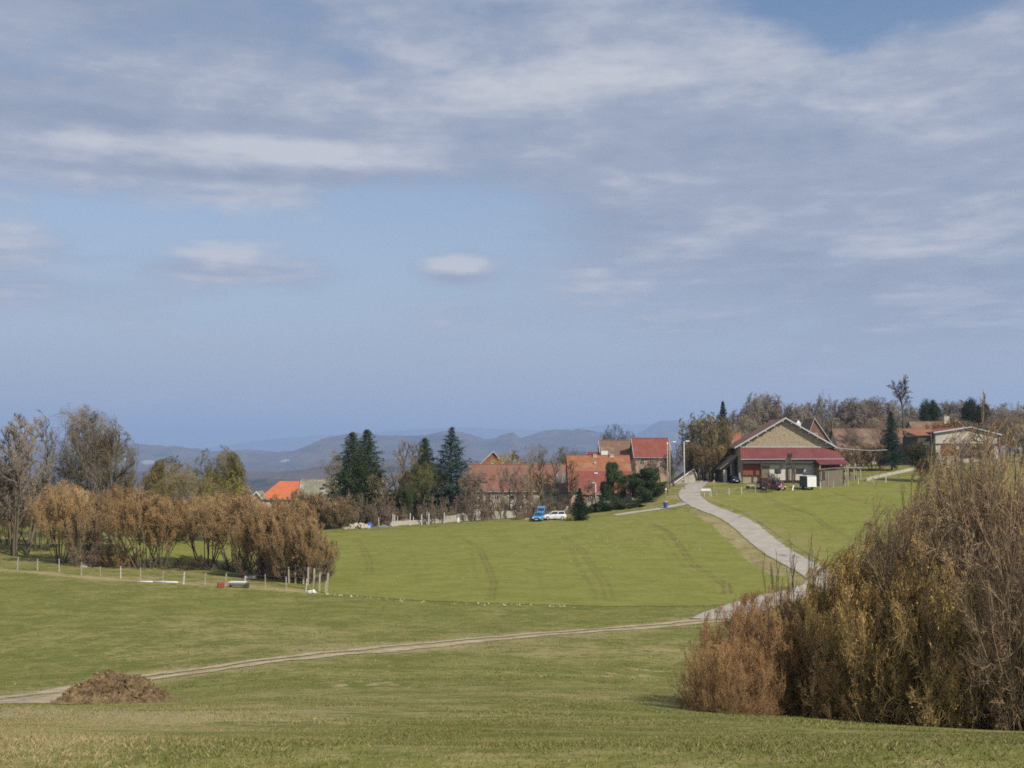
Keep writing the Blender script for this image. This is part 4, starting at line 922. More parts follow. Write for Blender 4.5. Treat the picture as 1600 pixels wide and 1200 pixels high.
# 1 orange hip roof and grey lichen roof at the left
a = House('farmhouse', 'house with a bright orange hipped tile roof at the left end of the village', 408, 466, 250)
a.along(778, 753, 9, M['render'], M['tile_orange'], hipl=3.6, ov=.4); a.window(430, 787, 1, 1.2); a.window(450, 787, 1, 1.2)
a = House('barn', 'long barn with a lichen grey roof beside the orange hip roof', 468, 592, 249, cat='barn')
a.along(787, 751, 10, M['render'], M['tile_lichen'], ov=.45, verge=M['verge'], skew=.1); a.door(520, 533, 789, 800, 'dark'); a.window(490, 794, .9, 1); a.window(560, 794, .9, 1); a.chimney(517, 5, 746, .8, .8, 'render')
MB().box(a.X(505)-.4, a.X(505)+.4, 2.0, 2.5, a.Z(768)+1.2, a.Z(768)+1.6).build('roof_vent', M['dark'], a.roof)
a = House('shed', 'small pale gabled shed peeping out left of the orange hip roof', 396, 408, 246, cat='shed')
a.gable(776, 769, 5, M['render'], M['tile_lichen'], verge=M['white']); a.window(402, 780, .6, .6)
a = House('lean_to_shed', 'low shed with dark doorway between white posts behind the twin spruces', 556, 600, 232, cat='shed')
a.along(778, 768, 5, M['render'], M['tile_lichen'], ov=.3); a.door(562, 569, 779, 796, 'dark'); a.door(574, 580, 780, 796, 'dark')
p = MB()
for q in (560, 571.5, 583): p.box(a.X(q)-.12, a.X(q)+.12, -.45, -.25, -.5, a.Z(778)-.1)
p.build('porch_posts', M['white'], a.e)
a = House('shed', 'stone shed whose single roof slope rises right with a white edge board', 598, 652, 226, cat='shed')
w_ = a.w; z0, z1 = a.Z(777), a.Z(758)
MB().hexa([(0, 0, -1), (w_, 0, -1), (w_, 0, z1), (0, 0, z0)], [(0, 6, -1), (w_, 6, -1), (w_, 6, z1), (0, 6, z0)]).build('wall', M['stone'], a.e)
rf = MB().hexa([(-.3, -.4, z0+.0), (w_+.3, -.4, z1+.1), (w_+.3, 6.4, z1+.1), (-.3, 6.4, z0)], [(-.3, -.4, z0+.15), (w_+.3, -.4, z1+.25), (w_+.3, 6.4, z1+.25), (-.3, 6.4, z0+.15)]).build('roof', M['tile_red'], a.e)
MB().hexa([(w_*.18, -.48, z0+.55), (w_*.6, -.48, z0+.18+.6*(z1-z0)), (w_*.6, -.41, z0+.18+.6*(z1-z0)), (w_*.18, -.41, z0+.55)], [(w_*.18, -.48, z0+1.1), (w_*.6, -.48, z0+.85+.6*(z1-z0)), (w_*.6, -.41, z0+.85+.6*(z1-z0)), (w_*.18, -.41, z0+1.1)]).build('edge_board', M['white'], rf)
a.window(625, 790, .9, .9)
a = House('house', 'small house with a red roof glimpsed between the bare trees and the conifers', 628, 664, 262)
a.along(757, 738, 7, M['pink_render'], M['tile_red']); a.window(640, 764, .8, 1)
a = House('house', 'house behind the willow with a brown gable and pale verge', 748, 790, 290)
a.gable(728, 706, 9, M['tile_rust'], M['tile_red'], xr=.55, verge=M['verge'], ov=.4); a.window(770, 722, .7, .8); a.chimney(757, 3, 722, .9, 1.5, 'white')
a = House('long_barn', 'long low barn with a faded pinkish tile roof behind the orchard trees', 735, 888, 238, cat='barn')
a.along(765, 727, 11, M['render'], M['tile_pink'], ov=.45)
for q in (752, 776, 800, 824, 846): a.window(q, 777, 1, 1.1)
a.door(808, 816, 770, 790, 'wood_dark'); a.door(760, 766, 770, 790, 'wood_dark')
sl_ = a.roof
def slope_pt(a, px, t, up=.2):
    he = a.Z(765); return (a.X(px), a.ry*t, he+(a.hr-he)*t+up)
for p0, p1 in ((868, 876), (878, 887)):
    k_ = MB()
    for i in range(9):
        t0, t1 = .04+i*.065, .04+i*.065+.045
        A, B, C_, E = slope_pt(a, p0, t0), slope_pt(a, p1, t0), slope_pt(a, p1, t1), slope_pt(a, p0, t1)
        k_.hexa([A, B, C_, E], [(q[0], q[1], q[2]+.06) for q in (A, B, C_, E)])
    k_.build('slatted_panel', M['slat'], sl_)
a = House('farmhouse', 'farmhouse with a two-tone roof, orange above and dark red below', 892, 986, 226)
a.along(764, 713, 14, M['pink_render'], M['tile_red'], ov=.5, ridge_y=8)
he = a.Z(764); sl = (a.hr-he)/8
z_ = lambda y: he+sl*y+.2
MB().hexa([(-.5, 3.9, z_(3.9)), (a.w+.5, 3.9, z_(3.9)), (a.w+.5, 8, z_(8)), (-.5, 8, z_(8))], [(-.5, 3.9, z_(3.9)+.07), (a.w+.5, 3.9, z_(3.9)+.07), (a.w+.5, 8, z_(8)+.07), (-.5, 8, z_(8)+.07)]).build('upper_tiles', M['tile_rust'], a.roof)
a.chimney(934, 7.8, 710, .8, 1.4, 'concrete'); a.chimney(961, 7.8, 710, .8, 1.4, 'concrete')
MB().box(a.X(933)-.35, a.X(933)+.35, 3.2, 3.7, z_(3.4), z_(3.4)+.25).build('skylight', M['white'], a.roof)
MB().box(a.X(933)-.25, a.X(933)+.25, 5.6, 6.0, z_(5.8)+.08, z_(5.8)+.5).build('roof_vent', M['concrete'], a.roof)
a.window(905, 773, 1, 1.2); a.window(925, 773, 1, 1.2); a.door(940, 946, 769, 788, 'wood_dark'); a.window(962, 773, 1, 1.2)
a = House('annex', 'low orange walled annex with a white window sill below the two-tone roof', 908, 990, 217, cat='annex')
a.along(772, 768, 3.5, M['tile_rust'], M['tile_rust'], ov=.2); a.window(921, 777, .8, 1); a.window(930, 777, .8, 1); a.window(943, 777, .8, 1)
MB().box(a.X(912), a.X(935), -.25, -.004, a.Z(785), a.Z(783)).build('sill', M['white'], a.e)
a = House('house', 'tall house with a mottled brown roof behind the two-tone roof', 941, 991, 262)
a.along(726, 689, 11, M['render'], M['tile_brown'], ov=.4, verge=M['verge'])
MB().box(a.X(944)-.6, a.X(944)+.9, 1.0, 2.2, a.Z(708)-.5, a.Z(708)+.5).build('dormer', M['white'], a.roof); a.window(955, 735, 1, 1.2)
a = House('house', 'tall house with a deep red roof beside the mottled brown one', 993, 1047, 257)
a.along(713, 686, 11, M['pink_render'], M['tile_red'], ov=.4, verge=M['verge'])
for q, r in ((1003, 722), (1018, 720), (1034, 727)): a.window(q, r, 1, 1.3)
a.window(1040, 718, .8, 1); a.door(1024, 1029, 730, 745, 'wood_dark')
a = House('house', 'low house with a brick red roof edge left of the mottled brown roof', 922, 944, 268)
a.along(722, 708, 6, M['pink_render'], M['tile_red']); a.window(933, 728, .8, 1)
# shed left of the lane
a = House('shed', 'small gabled shed with a pale sloping edge beside the lane', 1050, 1086, 232, by=760, cat='shed')
a.gable(757, 733, 6, M['render'], M['tile_brown'], xr=.95, verge=M['white'], eaver=738, ov=.3); a.window(1067, 752, .7, .7)
a = House('house', 'house with a red roof half hidden by the clump above the lane', 1135, 1160, 292)
a.along(700, 678, 8, M['pink_render'], M['tile_rust']); a.window(1147, 706, .9, 1.1)
a = House('house', 'steep gabled house with a rust red side behind the stone barn', 1258, 1300, 275)
a.gable(694, 654, 9, M['tile_pink'], M['tile_brown'], xr=.35, ov=.3, verge=M['verge']); a.window(1275, 680, .8, 1)
a = House('long_barn', 'long barn with a low brown tile roof in front of the wood', 1312, 1440, 280, cat='barn')
a.along(701, 671, 11, M['render'], M['tile_brown'], ov=.4)
for q in (1325, 1350, 1375, 1405): a.window(q, 708, 1, 1)
# the big stone barn
DB = 226
a = House('stone_barn', 'big stone barn with a wide gable and red sheet metal roof over its front', 1154, 1297, DB, rz=-.11, cat='barn')
a.gable(697, 654.5, 24, M['stone'], M['tile_pink'], ov=.8, verge=M['verge'], struts=6, xr=.5, thick=.2)
k_ = MB(); zt, zb = a.Z(700), a.Z(717)
x0, x1 = a.X(1156), a.X(1303)
def porch(nm, p0, p1, q0, q1, yt, yb, dt, db, parent):
    """sloping sheet: upper edge on the wall, lower edge out front"""
    A, B = (a.X(p0), -dt, zat(yt, DB-dt)-a.z), (a.X(p1), -dt, zat(yt-.5, DB-dt)-a.z); C_, E = (a.X(q1), -db, zat(yb-1, DB-db)-a.z), (a.X(q0), -db, zat(yb, DB-db)-a.z)
    return MB().hexa([A, B, C_, E], [(v[0], v[1], v[2]+.12) for v in (A, B, C_, E)]).build(nm, M['red_sheet'], parent)
pr = porch('porch_roof', 1156, 1297, 1156, 1312, 700, 718, .01, 1.5, a.e)
MB().box(a.X(1156), a.X(1297), -.12, -.02, a.Z(700)+.1, a.Z(700)+.28).build('flashing', M['verge'], pr)
MB().tube((a.X(1156), -1.55, zat(718, DB-1.5)-a.z), (a.X(1312), -1.55, zat(717, DB-1.5)-a.z), .08, n=6).build('gutter', M['metal'], pr)
ar = porch('side_porch_roof', 1268, 1311, 1271, 1316, 719, 726, 1.45, 4.8, a.e)
MB().box(a.X(1158), a.X(1268), -1.4, -1.2, a.Z(724), a.Z(720)).build('lintel_beam', M['wood_dark'], a.e)
MB().box(a.X(1187), a.X(1268), -.5, -.004, a.Z(750), a.Z(725)).build('white_wall', M['limewash'], a.e)
a.door(1188, 1200, 728, 750, 'wood', -.504); a.door(1226, 1231, 731, 750, 'wood', -.504); a.door(1234, 1239, 731, 750, 'wood', -.504); a.window(1246, 736, 1.6, 1, 'wood_dark', -.504); a.window(1213, 736, 1.2, .9, 'wood_dark', -.504)
MB().box(a.X(1160), a.X(1186), -.35, -.004, a.Z(742), a.Z(724)).build('red_gate', M['wood_red'], a.e)
MB().box(a.X(1160), a.X(1186), -.45, -.36, a.Z(724), a.Z(722.5)).build('gate_rail', M['metal'], a.e)
for q in (1158, 1187, 1234, 1268, 1310): MB().box(a.X(q)-.11, a.X(q)+.11, -1.5, -1.3, -1, a.Z(720)).build('porch_post', M['wood_dark'], a.e)
MB().box(a.X(1270), a.X(1302), -1.55, -1.4, a.Z(731), a.Z(728.5)).build('white_board', M['white'], a.e)
for q in (1271, 1312): MB().box(a.X(q)-.1, a.X(q)+.1, -5.1, -4.9, -1, a.Z(727)).build('porch_post', M['post'], a.e)
c_ = MB().box(a.X(1248)-.45, a.X(1248)+.45, 2.2, 3.1, a.Z(672), a.Z(660)).build('chimney', M['white'], a.e)
MB().tube((a.X(1248), 2.65, a.Z(660)), (a.X(1248), 2.65, a.Z(657)), .3, .12).build('chimney_pot', M['lamp'], c_)
# lean-to with the dark blue car
a = House('lean_to', 'dark open lean-to on the shaded side of the stone barn', 1128, 1152, 228, cat='lean-to')
z0, z1 = a.Z(733), a.Z(712); w_ = a.w
MB().hexa([(-.4, -.4, z0-.1), (w_, -.4, z1), (w_, 8, z1), (-.4, 8, z0-.1)], [(-.4, -.4, z0+.05), (w_, -.4, z1+.15), (w_, 8, z1+.15), (-.4, 8, z0+.05)]).build('roof', M['tile_lichen'], a.e)
MB().hexa([(0, 7.7, -1), (w_, 7.7, -1), (w_, 7.7, z1), (0, 7.7, z0)], [(0, 7.9, -1), (w_, 7.9, -1), (w_, 7.9, z1), (0, 7.9, z0)]).build('back_wall_boards', M['wood_dark'], a.e)
MB().box(.02, .15, 0, 7.6, -1, z0-.15).build('side_boards', M['wood_dark'], a.e)
MB().box(.2, .9, -.15, -.02, -.5, z0-.15).build('pale_panel', M['render'], a.e)
MB().hexa([(w_-.1, .1, z1-.5), (w_-.1, .3, z1-.5), (w_-.1, .3, z1-.1), (w_-.1, .1, z1-.1)], [(.3, .1, z0-.4), (.3, .3, z0-.4), (.3, .3, z0-.1), (.3, .1, z0-.1)]).build('rafter', M['wood'], a.e)
# sheds right of the stone barn
a = House('shed', 'grey boarded shed with a rust streaked roof at the right foot of the stone barn', 1280, 1316, 219, cat='shed')
z0 = a.Z(733); MB().box(0, a.w, 0, 4, -1, z0-.05).build('wall', M['wood'], a.e)
MB().hexa([(-.2, -.3, z0-.2), (a.w+.2, -.3, z0+.25), (a.w+.2, 4.3, z0+.7), (-.2, 4.3, z0+.3)], [(-.2, -.3, z0-.1), (a.w+.2, -.3, z0+.35), (a.w+.2, 4.3, z0+.8), (-.2, 4.3, z0+.4)]).build('roof', M['tile_brown'], a.e)
a.door(1283, 1289, 736, 750, 'wood_dark'); MB().box(a.X(1293)-.06, a.X(1293)+.06, -.1, -.004, -.8, z0-.3).build('corner_post', M['post'], a.e)
a = House('carport', 'open timber carport frame right of the boarded shed', 1320, 1345, 229, cat='carport')
z0 = a.Z(731); r_ = MB().box(-.3, a.w+.3, -.2, 3.2, z0, z0+.12).build('roof', M['post'], a.e)
for q in (1321, 1334, 1344):
    for y in (0, 3): MB().box(a.X(q)-.1, a.X(q)+.1, y, y+.16, -.6, z0-.002).build('post', M['post'], a.e)
MB().box(.6, a.w-.6, 1.0, 2.6, -.5, .9).build('stacked_logs', M['wood'], a.e)
# right farm
a = House('barn', 'low wide barn with a grey gable front and open bay at the right', 1462, 1560, 258, cat='barn')
a.gable(676, 668, 20, M['concrete'], M['tile_red'], xr=.55, eaver=679, verge=M['verge'], ov=.6, thick=.18)
MB().box(.1, a.w-.1, -.16, -.004, a.Z(695), a.Z(693)).build('eave_beam', M['wood_dark'], a.e)
a.door(1470, 1492, 696, 712, 'wood_red'); a.door(1499, 1553, 696, 716, 'dark'); a.window(1496, 699, .7, .8); a.door(1465, 1469, 696, 714, 'concrete')  # wide bay is a flat near-black panel, its inner shade in the colour
MB().box(a.X(1493), a.X(1498), -.5, -.17, -.6, a.Z(696)).build('pier', M['concrete'], a.e)
MB().box(a.w+.02, a.w+.3, -.3, 6, a.Z(700), a.Z(681)).build('side_sheet', M['tile_orange'], a.e)
a = House('lean_to', 'dark shaded wing with a rusty roof on the left of the right barn', 1434, 1461, 259, cat='lean-to')
MB().box(0, a.w, 0, 10, -1, a.Z(682)).build('wall', M['wood_dark'], a.e)  # shade of this side is put into the dark wall colour
z0 = a.Z(681); MB().hexa([(-.5, -.4, z0), (a.w-.05, -.4, z0+.1), (a.w+3, 10, z0+1.6), (-.5, 10, z0+1.5)], [(-.5, -.4, z0+.15), (a.w-.05, -.4, z0+.25), (a.w+3, 10, z0+1.75), (-.5, 10, z0+1.65)]).build('roof', M['tile_rust'], a.e)
MB().box(a.w-.28, a.w-.06, -.1, -.004, -.6, z0-.1).build('corner_post', M['metal'], a.e); a.door(1440, 1450, 694, 712, 'dark')
a = House('house', 'cream gabled house with a chimney behind the right barn', 1486, 1506, 292)
a.gable(668, 656.5, 9, M['cream'], M['tile_brown'], ov=.4, xr=.45, verge=M['verge']); a.window(1495, 668, .8, .9); a.chimney(1486, 3, 650, 1.3, 1.4, 'concrete')
a = House('house', 'house roof of mixed rust and moss tiles left of the cream gable', 1432, 1484, 296)
a.along(680, 660, 9, M['render'], M['tile_brown']); a.window(1450, 686, .9, 1)

# ------------------------------------------------------------------ walls
def ground_wall(name, pts, D0, hgt, thick, mt, label, cat='wall', seed=0, rough=.12, parts=None):
    """free standing wall following the ground between photograph points"""
    g = np.random.default_rng(seed); P = [(onground(x, d)) for x, d in pts]; q = MB()
    root = empty(name, P[0], label=label, cat=cat)
    line = []
    for A, B in zip(P[:-1], P[1:]):
        n_ = max(2, int((B-A).length/.7)); line += [A.lerp(B, k/n_) for k in range(n_)]
    line.append(P[-1]); top = [hgt*(1+g.uniform(-rough, rough)) for _ in line]
    for k in range(len(line)-1):
        A, B = line[k], line[k+1]; za, zb = h1(A.x, A.y), h1(B.x, B.y); d = (B-A); d.z = 0; n_ = Vector((-d.y, d.x, 0)).normalized()*thick
        o = P[0]
        q.hexa([Vector((A.x, A.y, za-.3))-o, Vector((B.x, B.y, zb-.3))-o, Vector((B.x, B.y, zb+top[k+1]))-o, Vector((A.x, A.y, za+top[k]))-o],
               [Vector((A.x, A.y, za-.3))-o+n_, Vector((B.x, B.y, zb-.3))-o+n_, Vector((B.x, B.y, zb+top[k+1]))-o+n_, Vector((A.x, A.y, za+top[k]))-o+n_])
    q.build('stonework', mt, root)
    return root
ground_wall('garden_wall', [(690, 203), (730, 203.5), (760, 204.5), (800, 207), (850, 210)], 0, 1.25, .4, M['drywall'], 'long pale dry stone wall along the top of the crop field')
ground_wall('garden_wall', [(609, 202), (640, 202.2), (690, 202.8)], 0, .75, .3, M['concrete'], 'low concrete block wall between the white posts', seed=4, rough=.06)
ground_wall('garden_wall', [(905, 214), (935, 213.5), (960, 212), (985, 211)], 0, 1.3, .3, M['render'], 'light rendered garden wall behind the evergreen hedge', seed=5, rough=.04)
ground_wall('retaining_wall', [(1352, 226), (1385, 236), (1425, 245), (1462, 254), (1500, 256)], 0, .55, .4, M['drywall'], 'low pale stone edging along the farm yard drive', seed=6, rough=.1)

# ------------------------------------------------------------------ fences
def fence(name, pts, label, mt, ph, pw, wires=(.35, .7, 1.0), lean=.05, seed=0, pick=None):
    """posts at photograph points, wires between them"""
    g = np.random.default_rng(seed); P = []
    for x, y in pts:
        if y < 400: q = onground(x, y)
        else: h_ = hit(x, y, 60); q = Vector((h_[0], h_[1], h1(*h_)))
        P.append(q)
    root = empty(name, P[0], label=label, cat='fence'); T = []
    for i, q in enumerate(P):
        hh = ph*g.uniform(.85, 1.15); w = pw*g.uniform(.8, 1.2); lx, ly = g.normal(0, lean), g.normal(0, lean)
        o = q-P[0]; b = MB()
        b.hexa([(o.x-w/2, o.y-w/2, o.z-.3), (o.x+w/2, o.y-w/2, o.z-.3), (o.x+w/2, o.y+w/2, o.z-.3), (o.x-w/2, o.y+w/2, o.z-.3)],
               [(o.x-w*.42+lx, o.y-w*.42+ly, o.z+hh), (o.x+w*.42+lx, o.y-w*.42+ly, o.z+hh), (o.x+w*.42+lx, o.y+w*.42+ly, o.z+hh*.98), (o.x-w*.42+lx, o.y+w*.42+ly, o.z+hh*.98)])
        b.build('post', M[mt[i % len(mt)]] if isinstance(mt, (list, tuple)) else M[mt], root); T.append((o, lx/hh, ly/hh))
    if wires:
        b = MB()
        for (A, ax, ay), (B, bx, by) in zip(T[:-1], T[1:]):
            for z in wires: b.tube(A+Vector((ax*z, ay*z-pw/2, z*ph)), B+Vector((bx*z, by*z-pw/2, z*ph)), .008, n=4)
        b.build('wire', M['wire'], root)
    return root
fence('wire_fence', [(-30, 890), (27, 890), (59, 891), (93, 893), (127, 899), (157, 901), (189, 904), (220, 907), (255, 909), (287, 913), (320, 914), (352, 915), (383, 917), (415, 920), (448, 921), (478, 924), (508, 927)], 'wire fence on thin posts along the bank below the left hedgerow', ['post_white', 'post', 'post'], 1.25, .10)
fence('pen_fence', [(452, 912), (462, 912), (474, 913), (481, 915), (491, 923), (499, 924), (510, 924)], 'close set leaning posts of a small pen at the right tip of the hedgerow', 'post', 1.9, .16, wires=(.5, .9), lean=.1, seed=2)
fence('wire_fence', [(1111, 776), (1120, 775), (1139, 774), (1159, 772), (1180, 770), (1199, 768), (1220, 767), (1239, 766), (1260, 765), (1282, 764), (1302, 762), (1321, 760), (1341, 757), (1364, 756), (1384, 754), (1405, 752), (1425, 751), (1446, 750), (1464, 747), (1490, 745), (1520, 742)], 'pale post and wire fence on the slope below the stone barn', ['post_white', 'post', 'post_white'], 1.25, .15, seed=3)
fence('concrete_post_fence', [(615, 199.5), (618, 199.6), (642, 199.8), (660, 200), (668, 201.5), (671, 200.2), (695, 200.5)], 'tall thin white concrete posts with netting at the garden plots', 'post_white', 1.9, .17, wires=(.3, .6, .9), seed=4, lean=.02)
fence('post_row', [(594, 199.5), (622, 199.7), (647, 202.5)], 'shorter grey posts left of the concrete post fence', 'post_white', 1.6, .13, wires=(), seed=6)

# ================================================================== vehicles and small things
def wheel(parent, x, y, r=.3, w=.2):
    s = 1 if y > 0 else -1
    t = MB().tube((x, y-s*w, r), (x, y, r), r, n=20).build('wheel', M['rubber'], parent, bevel=.02)
    MB().tube((x, y-s*.02, r), (x, y+s*.012, r), r*.6, n=14).build('rim', M['metal'], t)
def car(label, px, py, rz, paintm, L=3.8, w=1.62, hgt=1.4, tail=True, name='parked_car', D=None, tail_up=1.15, wagon=False):
    if D: p = onground(px, D)
    else: h_ = hit(px, py, 60); p = Vector((h_[0], h_[1], h1(*h_)))
    e = empty(name, p, rz, label=label, cat='car'); a, b_ = -L/2, L/2; hw = w/2
    # body: lofted sections along the length, nose at +x
    st = [(a, .42, .78, .88), (a+.12, .24, .90, .97), (a+.5, .2, .93, 1), (0, .18, .92, 1), (b_-1.0, .2, .90, 1), (b_-.35, .22, .80, .97), (b_-.06, .3, .66, .9), (b_, .38, .56, .84)]
    k = MB(); loops = []
    for x, z0, z1, f in st: loops.append([(x, -hw*f*.92, z0), (x, -hw*f, z0+.18), (x, -hw*f, z1-.16), (x, -hw*f*.93, z1), (x, hw*f*.93, z1), (x, hw*f, z1-.16), (x, hw*f, z0+.18), (x, hw*f*.92, z0)])
    n_ = 8; vs = [v for l in loops for v in l]; fs = [tuple(range(n_))[::-1], tuple(range((len(st)-1)*n_, len(st)*n_))]
    for i in range(len(st)-1): fs += [(i*n_+j, i*n_+(j+1) % n_, (i+1)*n_+(j+1) % n_, (i+1)*n_+j) for j in range(n_)]
    k.add(vs, fs); zr = hgt; xf, xr_ = b_-1.0, a+.25
    rf, rr = xf-.62, xr_+(.12 if tail else .35)
    if wagon: rr = xr_+.1
    hr_ = hw*.76
    k.box(rr, rf, -hr_, hr_, zr-.06, zr)
    for s in (-1, 1):
        for x0, x1 in ((xf, rf), ((xf+xr_)/2-.02, (rf+rr)/2-.02), (xr_, rr)):
            k.hexa([(x0-.05, s*hw*.93, .9), (x0+.05, s*hw*.93, .9), (x0+.05, s*(hw*.93-.07), .9), (x0-.05, s*(hw*.93-.07), .9)], [(x1-.05, s*hr_, zr-.02), (x1+.05, s*hr_, zr-.02), (x1+.05, s*(hr_-.07), zr-.02), (x1-.05, s*(hr_-.07), zr-.02)])
    bo = k.build('body', paintm, e, bevel=.012)
    g1 = hw*.93-.03; g2 = hr_-.03
    MB().hexa([(xf+.0, -g1, .9), (xf, g1, .9), (xf-.03, g1, .9), (xf-.03, -g1, .9)], [(rf, -g2, zr-.06), (rf, g2, zr-.06), (rf-.03, g2, zr-.06), (rf-.03, -g2, zr-.06)]).build('windscreen', M['glass'], e)
    for s in (-1, 1):
        MB().hexa([(xf-.03, s*g1, .9), (xr_+.03, s*g1, .9), (xr_+.03, s*(g1-.02), .9), (xf-.03, s*(g1-.02), .9)], [(rf-.03, s*g2, zr-.06), (rr+.03, s*g2, zr-.06), (rr+.03, s*(g2-.02), zr-.06), (rf-.03, s*(g2-.02), zr-.06)]).build('side_window', M['glass'], e)
        for x in (b_-.72, a+.72): wheel(e, x, s*(hw+.01))
        MB().box(b_-.07, b_+.015, s*hw*.72-.14, s*hw*.72+.14, .52, .66).build('headlight', M['lamp'], e, bevel=.01)
        MB().box(a-.015, a+.06, s*hw*.74-.12, s*hw*.74+.12, .6, .76).build('tail_light', M['red_paint'], e, bevel=.01)
        MB().box(xf-.3, xf-.14, s*(hw+.02)-.06, s*(hw+.02)+.06, .92, 1.04).build('wing_mirror', M['rubber'], e)
    MB().box(b_-.03, b_+.07, -hw*.86, hw*.86, .26, .44).build('front_bumper', M['rubber'], e, bevel=.02)
    MB().box(a-.07, a+.03, -hw*.86, hw*.86, .26, .44).build('rear_bumper', M['rubber'], e, bevel=.02)
    MB().box(b_+.0, b_+.03, -.3, .3, .46, .58).build('grille', M['rubber'], e)
    MB().box(b_+.072, b_+.085, -.26, .26, .30, .41).build('number_plate', M['white'], e)
    if tail:
        dx_, dz_ = -math.cos(tail_up)*1.05, math.sin(tail_up)*1.05
        A = Vector((rr, 0, zr)); B = A+Vector((-.75, 0, .6*tail_up)); ww = hr_
        tg = MB().hexa([A+Vector((0, -ww, 0)), A+Vector((0, ww, 0)), B+Vector((0, ww, 0)), B+Vector((0, -ww, 0))], [A+Vector((.02, -ww, .05)), A+Vector((.02, ww, .05)), B+Vector((.02, ww, .06)), B+Vector((.02, -ww, .06))]).build('tailgate', paintm, e, bevel=.01)
        A2, B2 = A.lerp(B, .12), A.lerp(B, .62); o_ = Vector((.02, 0, .062))
        MB().hexa([A2+o_+Vector((0, -ww*.85, 0)), A2+o_+Vector((0, ww*.85, 0)), B2+o_+Vector((0, ww*.85, 0)), B2+o_+Vector((0, -ww*.85, 0))], [A2+o_*1.4+Vector((0, -ww*.85, 0)), A2+o_*1.4+Vector((0, ww*.85, 0)), B2+o_*1.4+Vector((0, ww*.85, 0)), B2+o_*1.4+Vector((0, -ww*.85, 0))]).build('rear_window', M['glass'], tg)
        MB().box(a+.1, a+.16, -hw*.7, hw*.7, .88, 1.2).build('boot_shade_plate', M['dark'], e)  # flat dark plate, the open boot's shade is in its colour
    return e
e_ = car('white hatchback with its tailgate raised parked beside the crop field', 866, 812, math.pi+R(8), M['white_car'], L=3.9, tail_up=1.2)
car('bright blue small car facing the field with an open rear hatch', 842, 814, -math.pi/2-R(14), M['blue_car'], L=3.5, tail_up=1.5)
car('dark blue car parked in the shade of the lean-to', 1147, 752, -math.pi/2, M['navy'], tail=False, D=227.0)
car('red van-like car parked in front of the stone barn door', 1214, 751, -math.pi/2+R(10), M['red_paint'], hgt=1.75, tail=False, D=215, wagon=True)

# horse trailer
p = onground(1260, 214.5); e = empty('horse_trailer', p, R(13), label='tall livestock trailer with white rear and navy side', cat='trailer')
MB().box(-.95, .95, -1.5, 1.5, .45, 2.45).build('box_body', M['navy'], e, bevel=.06)  # shade of the left side is put into the navy body colour
MB().box(-.93, .93, -1.6, -1.51, .5, 2.4).build('rear_ramp', M['white'], e, bevel=.03)
MB().box(-.93, .93, -1.45, 1.45, 2.451, 2.55).build('roof', M['white'], e, bevel=.04)
MB().box(.951, .99, -1.4, 1.4, .7, 2.3).build('side_panel', M['white'], e)
MB().box(-.99, -.951, .3, 1.0, 1.6, 2.0).build('side_window', M['glass'], e)
for s in (-1, 1): wheel(e, 0, 0) if 0 else MB().tube((s*.8, .1, .32), (s*1.03, .1, .32), .32, n=18).build('wheel', M['rubber'], e, bevel=.02)
MB().beam((0, 1.5, .5), (0, 2.7, .45), .12, .12).build('drawbar', M['metal'], e)

# red tractor with machinery by the barn
p = onground(1193, 215); e = empty('tractor', p, R(-75), label='old red tractor with a blue tinted cab left of the red vehicle', cat='tractor')
MB().box(.2, 1.9, -.33, .33, .75, 1.35).build('bonnet', M['red_paint'], e, bevel=.06)
MB().box(-1.1, .3, -.45, .45, .55, 1.0).build('chassis', M['red_paint'], e, bevel=.04)
cb = MB()
for x in (-1.0, .2):
    for y in (-.62, .62): cb.beam((x, y, .95), (x*.95, y*.92, 2.2), .07, .07)
cb.box(-1.1, .3, -.65, .65, 2.2, 2.3); cb = cb.build('cab', M['red_paint'], e)
MB().box(-.96, .16, -.57, .57, 1.1, 2.15).build('cab_glass', M['glass'], cb)
for s in (-1, 1):
    t_ = MB().tube((-.6, s*.55, .75), (-.6, s*.95, .75), .75, n=22).build('rear_wheel', M['rubber'], e, bevel=.04); MB().tube((-.6, s*.9, .75), (-.6, s*.97, .75), .4, n=16).build('rim', M['white'], t_)
    t_ = MB().tube((1.5, s*.5, .42), (1.5, s*.75, .42), .42, n=18).build('front_wheel', M['rubber'], e, bevel=.03); MB().tube((1.5, s*.72, .42), (1.5, s*.77, .42), .22, n=14).build('rim', M['white'], t_)
    MB().box(-1.2, -.1, s*.75-.18, s*.75+.18, 1.5, 1.58).build('mudguard', M['red_paint'], e)
MB().tube((1.2, .2, 1.35), (1.2, .2, 2.1), .05).build('exhaust', M['dark'], e)
p = onground(1176, 216); e = empty('hay_tedder', p, R(20), label='rusty farm implement with a pale frame left of the tractor', cat='implement')
MB().beam((-1.6, 0, .7), (1.6, 0, .7), .12, .12).beam((0, 0, .7), (0, -1.8, .5), .1, .1).beam((-1.6, 0, .7), (-.2, -1.2, .6), .08, .08).beam((1.6, 0, .7), (.2, -1.2, .6), .08, .08).build('frame', M['post_white'], e)
for s in (-1.3, 1.3): MB().tube((s, -.1, .35), (s, .1, .35), .35, n=16).build('wheel', M['rubber'], e)
for s in (-1, 0, 1):
    b = MB().tube((s, .3, .3), (s, .3, .8), .06)
    for i in range(8): b.beam((s, .3, .4), (s+.55*math.cos(i*.785), .3+.55*math.sin(i*.785), .2), .03, .03)
    b.build('rotor', M['tile_red'], e)
